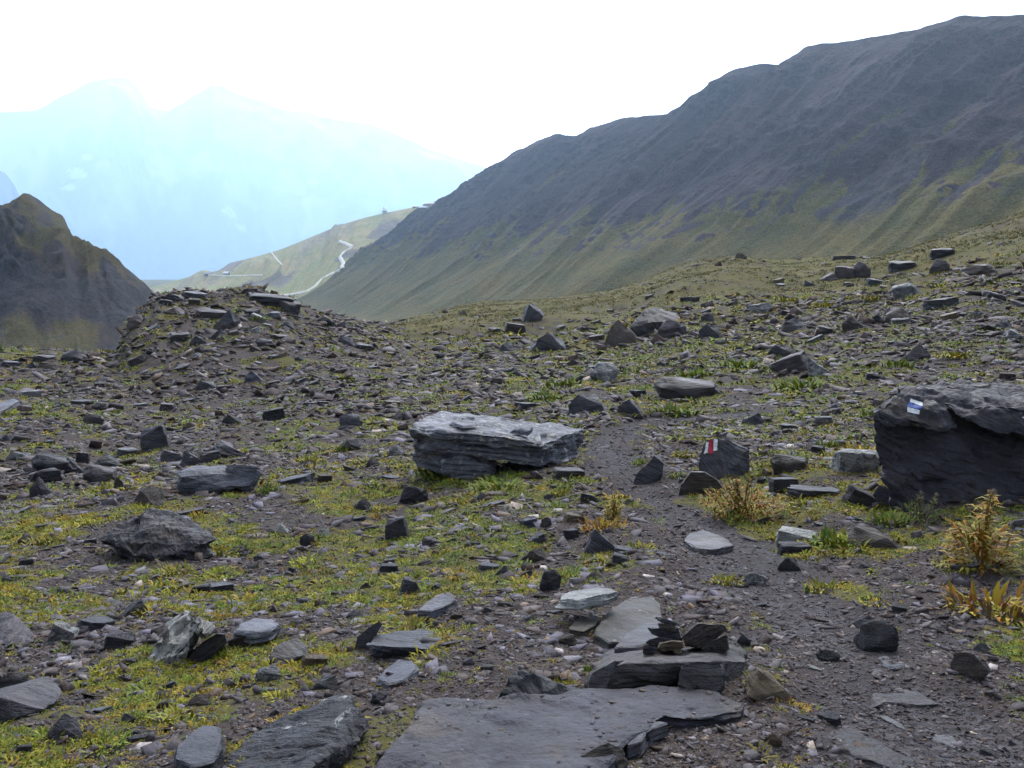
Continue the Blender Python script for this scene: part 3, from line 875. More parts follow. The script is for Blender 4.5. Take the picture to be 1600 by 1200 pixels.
# -- bottom left: rock with lichen
tE = T(500, 1205)
hero("rock", "dark glossy ridge of slate blotched with pale lichen at its blunt end", "rock", tE - .1, [
    [(330, 1215, .1), (380, 1160, .3), (440, 1122, .42), (500, 1094, .5), (528, 1086, .5), (550, 1088, .45), (562, 1106, .35), (575, 1138, .3), (560, 1158, .18), (525, 1172, .08), (480, 1205, -.05), (440, 1260, -.15), (350, 1290, -.15), (420, 1190, .8), (560, 1140, .7), (340, 1260, .4)]],
    (0.022, 0.021, 0.025, .30), bed=(-.35, -.5, .7), lay=.03, amp=.012, rough=.008, seed=31, edge=.009, rscale=.09, short="the lichen blotched ridge")
# -- stone behind the slab carrying the small cairn
tFr = T(1080, 1085)
hero("rock", "broad grey outcrop block with a hollow dark front carrying a small cairn", "rock", tFr, [
    [(915, 1070, .04), (930, 1040, .25), (985, 1018, .4), (1040, 1012, .42), (1150, 1012, .42), (1168, 1022, .35), (1162, 1034, .2), (1090, 1033, .06), (1000, 1034, .05), (955, 1042, .02), (930, 1080, 0), (1050, 1076, .1), (1150, 1064, .15), (960, 1000, 1.0), (1140, 1000, 1.0), (1150, 1060, .9)],
    [(918, 1078, -.03), (925, 1052, .0), (962, 1034, .02), (975, 1034, .1), (955, 1060, .02), (948, 1080, -.03), (930, 1060, .3), (960, 1045, .3)],
    [(1066, 1040, .0), (1090, 1032, .0), (1130, 1030, .02), (1134, 1060, .0), (1120, 1078, -.03), (1075, 1080, -.04), (1060, 1068, -.02), (1080, 1045, .25), (1125, 1045, .25)]],
    (0.05, 0.045, 0.045, .08), bed=(.05, -.1, 1), lay=.05, amp=.014, rough=.009, seed=37, edge=.011, rscale=.12, short="the cairn block")
def cairn(label, hull, tone, t, bed=(0, 0, 1), seed=3):
    hero("cairn_stone", label, "stone", t, [hull], tone, bed=bed, sink=0, lay=.016, amp=.004, rough=.0035, seed=seed, edge=.006, rscale=.04, group="stones of the small cairn")
tc_ = tFr + .28
cairn("thin dark leaf of slate on top of the small cairn", prism([(1023, 964), (1032, 966), (1056, 972), (1058, 976), (1046, 977), (1028, 970)], 0, .07), 'g', tc_ + .03, (.3, 0, 1), 41)
cairn("brownish chip second from the top of the small cairn", prism([(1027, 974), (1054, 977), (1055, 985), (1046, 987), (1031, 982)], 0, .08), 'b', tc_ + .02, (.1, 0, 1), 42)
cairn("blue grey tilted plate beneath the cairn's top chips", prism([(1012, 981), (1060, 982), (1066, 1000), (1050, 1003), (1018, 990)], 0, .1), 'g', tc_ + .05, (-.2, 0, 1), 43)
cairn("dark pointed stone in the middle of the cairn", prism([(1010, 1004), (1014, 1000), (1030, 995), (1050, 999), (1046, 1006), (1020, 1009)], 0, .08), 'd', tc_, seed=44)
cairn("tan flat stone at the front foot of the cairn", prism([(1028, 1014), (1032, 1005), (1050, 1001), (1066, 1003), (1068, 1012), (1050, 1018), (1036, 1019)], 0, .1), 'o', tc_ - .06, seed=45)
cairn("small grey cube like stone at the cairn's outer foot", prism([(1004, 1020), (1006, 1011), (1018, 1009), (1025, 1013), (1022, 1021), (1012, 1023)], 0, .05), 'g', tc_ - .07, seed=46)
cairn("tiny tan pebble at the cairn's foot", prism([(1052, 1018), (1056, 1014), (1064, 1015), (1065, 1020), (1058, 1022)], 0, .03), 'o', tc_ - .09, seed=47)
cairn("large brown grey wedge leaning at the trail side of the cairn", prism([(1066, 995), (1090, 974), (1110, 976), (1132, 977), (1137, 984), (1118, 996), (1096, 1012), (1072, 1010)], 0, .16), 'b', tc_ + .02, (-.5, 0, 1), 48)
cairn("dark brown block under the cairn's leaning wedge", prism([(1098, 1012), (1112, 1002), (1136, 992), (1138, 1014), (1122, 1022), (1100, 1019)], 0, .14), (0.055, 0.046, 0.04, .1), tc_ - .02, seed=49)
# -- jagged stone behind the foreground slab
hero("rock", "small black jagged stone with dry grass blades, rising behind the wide pale slab", "rock", T(845, 1092), [
    [(776, 1092, 0), (782, 1082, .0), (798, 1056, .05), (810, 1043, .08), (835, 1056, .08), (862, 1070, .05), (905, 1080, .05), (912, 1088, 0), (880, 1092, -.02), (820, 1092, -.02), (810, 1055, .2), (880, 1078, .25)]],
    (0.034, 0.034, 0.037, .05), bed=(.5, -.2, .8), lay=.02, amp=.01, rough=.008, seed=53, edge=.009, rscale=.07, short="the black jagged stone", ang=28)
# -- pale edged ruin of a rock at bottom left
hero("rock", "fractured rock with whitish broken edges and deep dark cracks", "rock", T(290, 1040), [
    [(228, 1036, .0), (240, 1005, .05), (262, 975, .15), (286, 954, .2), (298, 956, .2), (310, 966, .15), (306, 985, .1), (300, 1000, .02), (288, 1020, .0), (262, 1040, 0), (280, 970, .4), (300, 1020, .4), (245, 1030, .3)],
    [(296, 962, .05), (312, 972, .05), (334, 980, .1), (332, 988, .05), (318, 998, .0), (300, 984, -.02), (310, 975, .25), (330, 990, .25)]],
    (0.085, 0.075, 0.065, .85), bed=(-.75, -.1, .6), lay=.035, amp=.03, rough=.014, seed=57, edge=.011, rscale=.1, short="the white edged fractured rock", ang=28)
hero("rock", "smooth dark slab tilted up against the white edged fractured rock", "rock", T(325, 1036), [
    prism([(290, 1034), (296, 1022), (318, 1002), (338, 990), (352, 990), (356, 1004), (340, 1015), (312, 1028), (296, 1038)], 0, .18)], 'd', bed=(-.5, -.4, .8), lay=.06, amp=.006, rough=.006, seed=59, edge=.012)
# -- slab with thin layers
hero("flat_rock", "rounded pale grey slab with finely layered undercut edge", "slab", T(630, 1026), [
    [(575, 1007, .02), (590, 992, .2), (620, 984, .35), (660, 982, .4), (685, 988, .35), (690, 1000, .15), (672, 1014, .02), (646, 1012, -.02), (605, 1010, -.03), (590, 1020, .03), (620, 1028, .03), (660, 1022, .05), (600, 1010, .4), (680, 1010, .4)]],
    (0.062, 0.062, 0.075, .03), bed=(0, -.25, 1), lay=.02, amp=.012, rough=.005, seed=61, edge=.012, rscale=.16, short="the rounded pale slab")
hero("rock", "thin dark upright shard touching the rounded pale slab", "rock", T(575, 1014), [
    prism([(554, 1012), (558, 995), (575, 985), (592, 970), (598, 975), (590, 990), (572, 1008), (560, 1016)], 0, .05)], 'g', bed=(0, 1, .2), lay=.02, amp=.004, rough=.004, seed=63, edge=.01)
hero("rock", "dark rounded pyramid stone alone on bare soil", "rock", T(450, 1038), [
    [(420, 1030, 0), (428, 1012, .05), (445, 1002, .1), (466, 998, .15), (480, 1010, .12), (485, 1024, .08), (468, 1026, 0), (440, 1040, -.02), (425, 1042, 0), (450, 1005, .3), (480, 1022, .3), (430, 1035, .3)]],
    (0.052, 0.046, 0.044, .02), bed=(.1, -.2, 1), lay=.08, amp=.008, rough=.008, seed=67, edge=.012, short="the dark pyramid stone")
hero("rock", "big dark grey boulder cut by the picture edge, below the yellow plants", "rock", T(40, 1124), [
    [(-40, 1112, .1), (-30, 1086, .2), (30, 1068, .3), (78, 1054, .35), (92, 1062, .3), (95, 1086, .2), (70, 1108, .05), (20, 1122, 0), (-30, 1126, .0), (0, 1090, .02), (60, 1072, .7), (90, 1085, .7), (-30, 1100, .7)]],
    (0.055, 0.05, 0.056, .12), bed=(.3, -.2, 1), lay=.05, amp=.015, rough=.01, seed=71, edge=.014, short="the edge boulder")
hero("rock", "smooth dark wedge boulder at the picture edge, above a pale stone", "rock", T(25, 1008), [
    [(-45, 1008, .1), (-20, 970, .2), (8, 957, .25), (18, 960, .22), (48, 984, .15), (57, 1000, .1), (40, 1008, 0), (10, 1012, -.02), (-30, 1014, 0), (10, 965, .6), (50, 1000, .6)]],
    'v', bed=(-.5, -.2, 1), lay=.08, amp=.008, rough=.008, seed=73, edge=.014, short="the dark wedge boulder")
hero("rock", "dark overhanging boulder with slanting layers on the rise behind", "boulder", T(1020, 522), [
    [(986, 512, .0), (992, 500, .3), (1008, 481, .8), (1020, 479, 1.0), (1040, 486, 1.0), (1058, 490, 1.0), (1062, 496, .6), (1050, 503, .2), (1020, 503, .0), (1000, 512, .0), (1030, 485, 2.0), (1000, 505, 2.0)],
    [(1012, 510, .2), (1030, 500, .2), (1040, 506, .2), (1034, 516, .1), (1016, 518, .1), (1030, 510, 1.0)]],
    (0.062, 0.060, 0.062, .1), bed=(.55, -.3, .8), lay=.14, amp=.06, rough=.03, seed=79, edge=.06, rscale=.5, short="the overhanging boulder")
hero("boulder", "rusty brown triangular boulder standing on the rise behind", "boulder", T(973, 540), [
    [(944, 535, 0), (948, 524, .05), (960, 503, .3), (966, 498, .4), (976, 505, .35), (992, 520, .3), (1001, 533, .25), (1002, 540, .1), (975, 541, -.05), (950, 540, -.05), (970, 502, 1.2), (998, 535, 1.2), (950, 535, 1.0)]],
    (0.078, 0.060, 0.050, .05), bed=(.4, -.4, .7), lay=.3, amp=.02, rough=.03, seed=83, edge=.06, rscale=.5, short="the rusty triangular boulder")

# -- flat slabs let into the ground: outline pixels on the ground, lifted a little
def plate(name, label, outline, tone, lift=.02, thick=.16, seed=1, edge=.02, rough=.006, short=None, cat="slab"):
    o2 = np.array(outline, float)
    G = P(o2[:, 0], o2[:, 1], ground_t(o2[:, 0], o2[:, 1]))
    c = G.mean(0)
    A = np.c_[G[:, 0] - c[0], G[:, 1] - c[1], np.ones(len(G))]
    k = np.linalg.lstsq(A, G[:, 2], rcond=None)[0]
    # slide each corner along its sight line onto the slab's plane
    E = np.array([0, 0, CAMZ])
    nrm = np.array([-k[0], -k[1], 1.0])
    top = []
    for g in G:
        d = g - E
        p0 = np.array([c[0], c[1], k[2] + lift])
        s_ = (nrm @ (p0 - E)) / (nrm @ d)
        top.append(E + d * s_)
    top = np.array(top)
    org = np.array([c[0], c[1], c[2]])
    nu_ = nrm / np.linalg.norm(nrm)
    cen = top.mean(0)
    bm = bmesh.new()
    n = len(top)
    tv = [bm.verts.new(Vector(p - org)) for p in top]
    bv = [bm.verts.new(Vector(p + (p - cen) * .04 - nu_ * thick - org)) for p in top]
    bm.faces.new(tv)
    bm.faces.new(bv[::-1])
    for i in range(n):
        bm.faces.new((tv[i], bv[i], bv[(i + 1) % n], tv[(i + 1) % n]))
    bmesh.ops.recalc_face_normals(bm, faces=bm.faces)
    bmesh.ops.bevel(bm, geom=bm.edges[:], offset=min(.006, thick * .2), segments=1, affect='EDGES')
    refine(bm, edge)
    me = bpy.data.meshes.new(name)
    bm.to_mesh(me)
    bm.free()
    weather(me, nrm, max(.012, thick / 4), rough * 2.0, rough, seed, .16, 1.0, 35)
    o = add(name, me, SLATE, label=label, cat=cat, group="rocks on the moraine", loc=org, kind="thing")
    o.color = TONE[tone] if isinstance(tone, str) else tone
    xs, ys = o2[:, 0], o2[:, 1]
    BOXES.append((xs.min(), ys.min(), xs.max(), ys.max()))
    if short:
        LAND.append((short, xs.mean(), ys.mean(), np.ptp(xs) / 2, np.ptp(ys) / 2))
    return o
SLAB = (0.040, 0.038, 0.047, .06)
front = plate("flat_rock", "wide smooth pale grey slab bedded in the ground at the very front", [(540, 1260), (580, 1195), (612, 1158), (655, 1110), (668, 1096), (705, 1090), (745, 1092), (800, 1084), (880, 1080), (940, 1078), (1010, 1072), (1060, 1072), (1120, 1078), (1142, 1090), (1160, 1098), (1158, 1112), (1120, 1118), (1070, 1122), (1040, 1118), (1015, 1140), (985, 1150), (962, 1178), (948, 1215), (930, 1270), (760, 1290)],
      SLAB, .04, .2, 101, .011, .010, short="the wide front slab")
plate("flat_rock", "broken grey plate beside the wide front slab, edged with loose chips", [(968, 1150), (990, 1128), (1022, 1122), (1046, 1128), (1012, 1140), (1004, 1158), (980, 1166)], 'g', .05, .05, 102, .01, .004)
plate("flat_rock", "trapezoid grey slab sunk into the trail gravel", [(1360, 1044), (1378, 1040), (1404, 1056), (1408, 1062), (1440, 1082), (1474, 1102), (1440, 1104), (1400, 1100), (1362, 1096)], (0.056, 0.050, 0.053, .05), .004, .06, 103, .012, .009, short="the trapezoid trail slab")
plate("flat_rock", "pale worn slab at the bottom of the trail, half under gravel", [(1290, 1150), (1300, 1138), (1330, 1136), (1352, 1150), (1390, 1168), (1430, 1186), (1432, 1200), (1400, 1204), (1360, 1190), (1320, 1178), (1310, 1200), (1290, 1185)], (0.056, 0.050, 0.053, .05), .004, .06, 104, .012, .009, short="the worn trail slab")
plate("flat_rock", "small pale plate above the trapezoid trail slab", [(1372, 1026), (1388, 1024), (1396, 1030), (1424, 1030), (1430, 1036), (1398, 1044), (1380, 1038)], 'l', .004, .06, 105, .012, .009)
plate("flat_rock", "long thin pale rib of slate running down the trail", [(1372, 1118), (1384, 1118), (1430, 1136), (1490, 1152), (1512, 1168), (1502, 1174), (1450, 1152), (1400, 1136)], (0.12, 0.115, 0.12, .1), .004, .06, 106, .012, .009)
plate("flat_rock", "grey ice smooth slab with scratched top near the lichen blotched ridge", [(268, 1186), (276, 1166), (296, 1148), (318, 1134), (340, 1136), (350, 1152), (344, 1170), (330, 1188), (300, 1196)], (0.045, 0.045, 0.055, .05), .05, .1, 107, .012, .006, short="the scratched slab")
plate("flat_rock", "flat grey outcrop plate with yellow lichen blotches behind the cairn", [(930, 990), (938, 968), (960, 948), (986, 932), (1020, 930), (1034, 948), (1036, 968), (1020, 990), (985, 1004), (950, 1004)], (0.052, 0.049, 0.045, .34), .04, .1, 108, .014, .006, short="the lichen spotted plate")
plate("flat_rock", "pale brown outcrop plate lowest of the row behind the cairn", [(888, 980), (900, 965), (925, 956), (938, 962), (932, 978), (912, 986)], (0.105, 0.092, 0.076, .25), .03, .06, 109, .014, .005)
plate("flat_rock", "blue grey plate at the cairn block's rear edge", [(960, 1012), (975, 990), (1010, 972), (1032, 972), (1030, 1000), (1000, 1010)], (0.078, 0.077, 0.09, .05), .06, .08, 110, .014, .005)
plate("flat_rock", "crusty whitish plate propped on stones over a dark hollow", [(872, 936), (888, 922), (915, 918), (950, 918), (966, 924), (940, 932), (905, 938)], (0.24, 0.235, 0.225, .5), .10, .04, 111, .012, .007, short="the propped whitish plate")
plate("flat_rock", "smooth pale plate partly hidden by the rounded pale slab", [(588, 1062), (600, 1046), (622, 1030), (645, 1032), (652, 1046), (630, 1062), (606, 1068)], 'l', .02, .04, 112, .012, .004)
plate("flat_rock", "triangular pale blue slab pointing uphill in mossy gravel", [(652, 953), (668, 940), (690, 927), (714, 936), (700, 944), (672, 954)], 'l', .05, .05, 113, .012, .004, short="the triangular blue slab")
plate("flat_rock", "light slab with an upturned rim near the fractured rock", [(368, 985), (376, 974), (398, 967), (428, 968), (440, 975), (420, 984), (396, 988)], (0.105, 0.108, 0.125, .1), .06, .05, 114, .012, .006)
plate("flat_rock", "grey brown slab with a raised pale rim buried in the trail bank", [(1070, 846), (1076, 832), (1100, 826), (1130, 838), (1148, 850), (1120, 858), (1090, 856)], (0.095, 0.09, 0.092, .05), .04, .08, 115, .014, .005)
plate("flat_rock", "long pale slab lying at the picture edge on the bare terrace", [(-40, 640), (-10, 630), (22, 622), (30, 626), (6, 640), (-20, 650)], 'l', .12, .15, 116, .04, .012)
# ------------------------------------------------------------------ painted marks: paint lying on the stone's own faces
def paint(parent_rock, marks, seed):
    dg = bpy.context.evaluated_depsgraph_get()
    bv = BVHTree.FromObject(parent_rock, dg)
    org = Vector(parent_rock.location)
    for nm, mat, quad in marks:
        q = np.array(quad, float)
        nu_, nv_ = 14, 14
        V, ok = [], True
        for i in range(nu_ + 1):
            for j in range(nv_ + 1):
                a, b = i / nu_, j / nv_
                p = (q[0] * (1 - a) + q[1] * a) * (1 - b) + (q[3] * (1 - a) + q[2] * a) * b
                e = .6 * float(fbm(i * .9, j * .9, seed, 2, seed)) * (1 if i in (0, nu_) or j in (0, nv_) else .2)
                d = Vector(P(p[0] + e, p[1] + e * .7, 1.0)) - CP
                r = bv.ray_cast(CP - org, d.normalized())
                if r[0] is None:
                    V.append(V[-1] if V else Vector((0, 0, 0)))
                    continue
                V.append(r[0] + (CP - org - r[0]).normalized() * .004)
        me = mesh_from(nm, np.array(V), grid_faces(nu_ + 1, nv_ + 1))
        add(nm, me, mat, parent_rock)
def worn_paint(name, col):
    m = NT(name, .65, .3)
    v = m.coord("Object")
    f = m.noise(v, 60, 5, .7)
    c = m.mix(m.rng(m.noise(v, 30, 6, .75), .56, .62, 0, .85), m.scale(m.mix(0.0, col, col), m.rng(f, .3, .7, .8, 1.1)), (0.05, 0.047, 0.052))
    return m.done(c, m.bump(f, .4, .003))
p_white = worn_paint("white_paint", (0.84, 0.84, 0.82))
p_red = worn_paint("red_paint", (0.52, 0.03, 0.055))
p_blue = worn_paint("blue_paint", (0.025, 0.075, 0.32))
bpy.context.view_layer.update()
paint(red, [("white_stripe", p_white, [(1103.5, 690.5), (1107.3, 690.2), (1105.8, 707), (1100, 709.5)]), ("red_stripe", p_red, [(1107.6, 687.5), (1114, 685.8), (1114.3, 708.5), (1106.6, 708.5)]),
            ("white_stripe", p_white, [(1114.3, 685.8), (1121.3, 685.8), (1120.8, 703.5), (1115, 705)])], 3)
paint(dark, [("white_stripe", p_white, [(1423, 622.5), (1442.5, 629.5), (1440.8, 634.2), (1421.5, 628)]), ("blue_stripe", p_blue, [(1421, 628.5), (1440.5, 634.7), (1438.5, 640.5), (1417.5, 635)]),
             ("white_stripe", p_white, [(1418, 636), (1437.5, 641.2), (1436, 647.5), (1418, 643.7)])], 5)

# ------------------------------------------------------------------ rocks of medium size: a handful of shapes, each copy its own object
def unit_rock(shape, seed):
    r = random.Random(seed)
    u = r.uniform
    pts = []
    if shape == 'slab':
        n = r.randint(5, 8)
        a0 = u(0, 6.28)
        for k in range(n):
            a = a0 + 6.283 * (k + u(-.28, .28)) / n
            q = u(.38, .56)
            pts += [(q * math.cos(a), q * math.sin(a), 0), (q * u(.86, 1.0) * math.cos(a), q * u(.86, 1) * math.sin(a), u(.8, 1.0))]
    elif shape == 'block':
        for x in (-.5, .5):
            for y in (-.5, .5):
                for z in (0, 1):
                    pts.append((x * u(.7, 1), y * u(.7, 1), z * u(.72, 1)))
        pts += [(u(-.4, .4), u(-.4, .4), u(.8, 1)) for _ in range(3)] + [(-.5, u(-.2, .2), u(.3, .6)), (.5, u(-.2, .2), u(.3, .6))]
    elif shape == 'wedge':
        k = u(-.35, .0)
        pts = [(-.5, -.5, 0), (.5, -.45, 0), (.48, .5, 0), (-.46, .5, 0), (k, -.25, u(.85, 1)), (k + u(.2, .5), u(-.2, .25), u(.6, 1)), (-.42, -.45, u(.1, .35)), (.45, -.4, u(.15, .5)), (.44, .4, u(.1, .4)), (k - .25, -.42, u(.5, .7))]
    elif shape == 'shard':
        pts = [(-.5, -.5, 0), (.5, -.5, 0), (.5, .5, 0), (-.5, .5, 0), (-.45, u(-.5, 0), u(.2, .5)), (.42, u(-.4, 0), u(.75, 1)), (.2, .4, u(.7, 1)), (-.1, -.4, u(.6, .8)), (.5, .2, u(.6, .8))]
    else:
        for _ in range(26):
            v = Vector((r.gauss(0, 1), r.gauss(0, 1), r.gauss(0, 1))).normalized()
            v = Vector((v.x * .5, v.y * .5, v.z * .62 + .38)) * u(.86, 1.08)
            pts.append((v.x, v.y, max(v.z, 0)))
    bm = hull_bm([Vector(p) for p in pts])
    bmesh.ops.bevel(bm, geom=bm.edges[:], offset=.018, segments=1, affect='EDGES')
    refine(bm, .085)
    me = bpy.data.meshes.new("rock")
    bm.to_mesh(me)
    bm.free()
    flat = shape == 'slab'
    weather(me, (u(-.3, .3), u(-.3, .3), 1), .16 if not flat else .33, .035, .022, seed, .3, .45, 34)
    me.materials.append(SLATE)
    return me
PROTO = {s: [unit_rock(s, 1000 + 17 * k + 101 * i) for k in range(n)] for i, (s, n) in enumerate((('slab', 9), ('block', 8), ('wedge', 7), ('shard', 6), ('boulder', 6)))}
NAMES = {'slab': ("flat_rock", "slab"), 'block': ("rock", "rock"), 'wedge': ("rock", "rock"), 'shard': ("rock", "rock"), 'boulder': ("boulder", "boulder")}
def rock(cx, by, w, h, shape, tone, tilt, label, rnd, group="rocks on the moraine"):
    by_ = by
    p, t = pix(cx, by)
    s = t / F
    W_, H_ = w * s, h * s
    view = max(.08, (CAMZ - p[2]) / math.hypot(p[0], p[1]))
    if shape == 'slab':
        dep = W_ * rnd.uniform(.55, .85)
        thk = max(H_ - dep * view * .9, H_ * .30, W_ * .07)
        dep = min(dep, max(W_ * .4, (H_ - thk * .8) / view))
    else:
        dep = W_ * rnd.uniform(.55, .85)
        thk = H_
    base = p + np.array([0, dep * .42, 0])
    base[2] = float(ground_at(base[0], base[1]))
    nm, cat = NAMES[shape]
    if shape == 'boulder' and W_ < .45:
        nm, cat = "rock", "rock"
    o = bpy.data.objects.new(nm, rnd.choice(PROTO[shape]))
    COL.objects.link(o)
    e = .02
    nx = (float(ground_at(base[0] - .3, base[1])) - float(ground_at(base[0] + .3, base[1]))) / .6
    ny = (float(ground_at(base[0], base[1] - .3)) - float(ground_at(base[0], base[1] + .3))) / .6
    lean = Vector((nx, ny, 1)).normalized() if shape in ('slab', 'shard') else Vector((nx * .4, ny * .4, 1)).normalized()
    az = math.atan2(base[0], base[1])
    Rm = Vector((0, 0, 1)).rotation_difference(lean).to_matrix() @ Matrix.Rotation(math.radians(-tilt), 3, Vector((math.sin(az), math.cos(az), 0))) @ Matrix.Rotation(-az + math.radians(rnd.uniform(-14, 14)) + rnd.choice((0, math.pi)) * (shape != 'shard'), 3, 'Z')
    sx = -1 if (shape == 'shard' and tilt < 0) else 1
    o.rotation_euler = Rm.to_euler()
    o.scale = (W_ * 1.02 * sx, dep, thk * 1.38)
    o.location = base - np.array([0, 0, thk * .36])
    tn = TONE[tone] if isinstance(tone, str) else tone
    k = rnd.uniform(.86, 1.16)
    o.color = (tn[0] * k, tn[1] * k, tn[2] * k, min(1, tn[3] * rnd.uniform(.6, 1.8)))
    o["label"], o["category"], o["group"], o["kind"] = label, cat, group, "thing"
    BOXES.append((cx - w / 2, by - h, cx + w / 2, by))
    return o
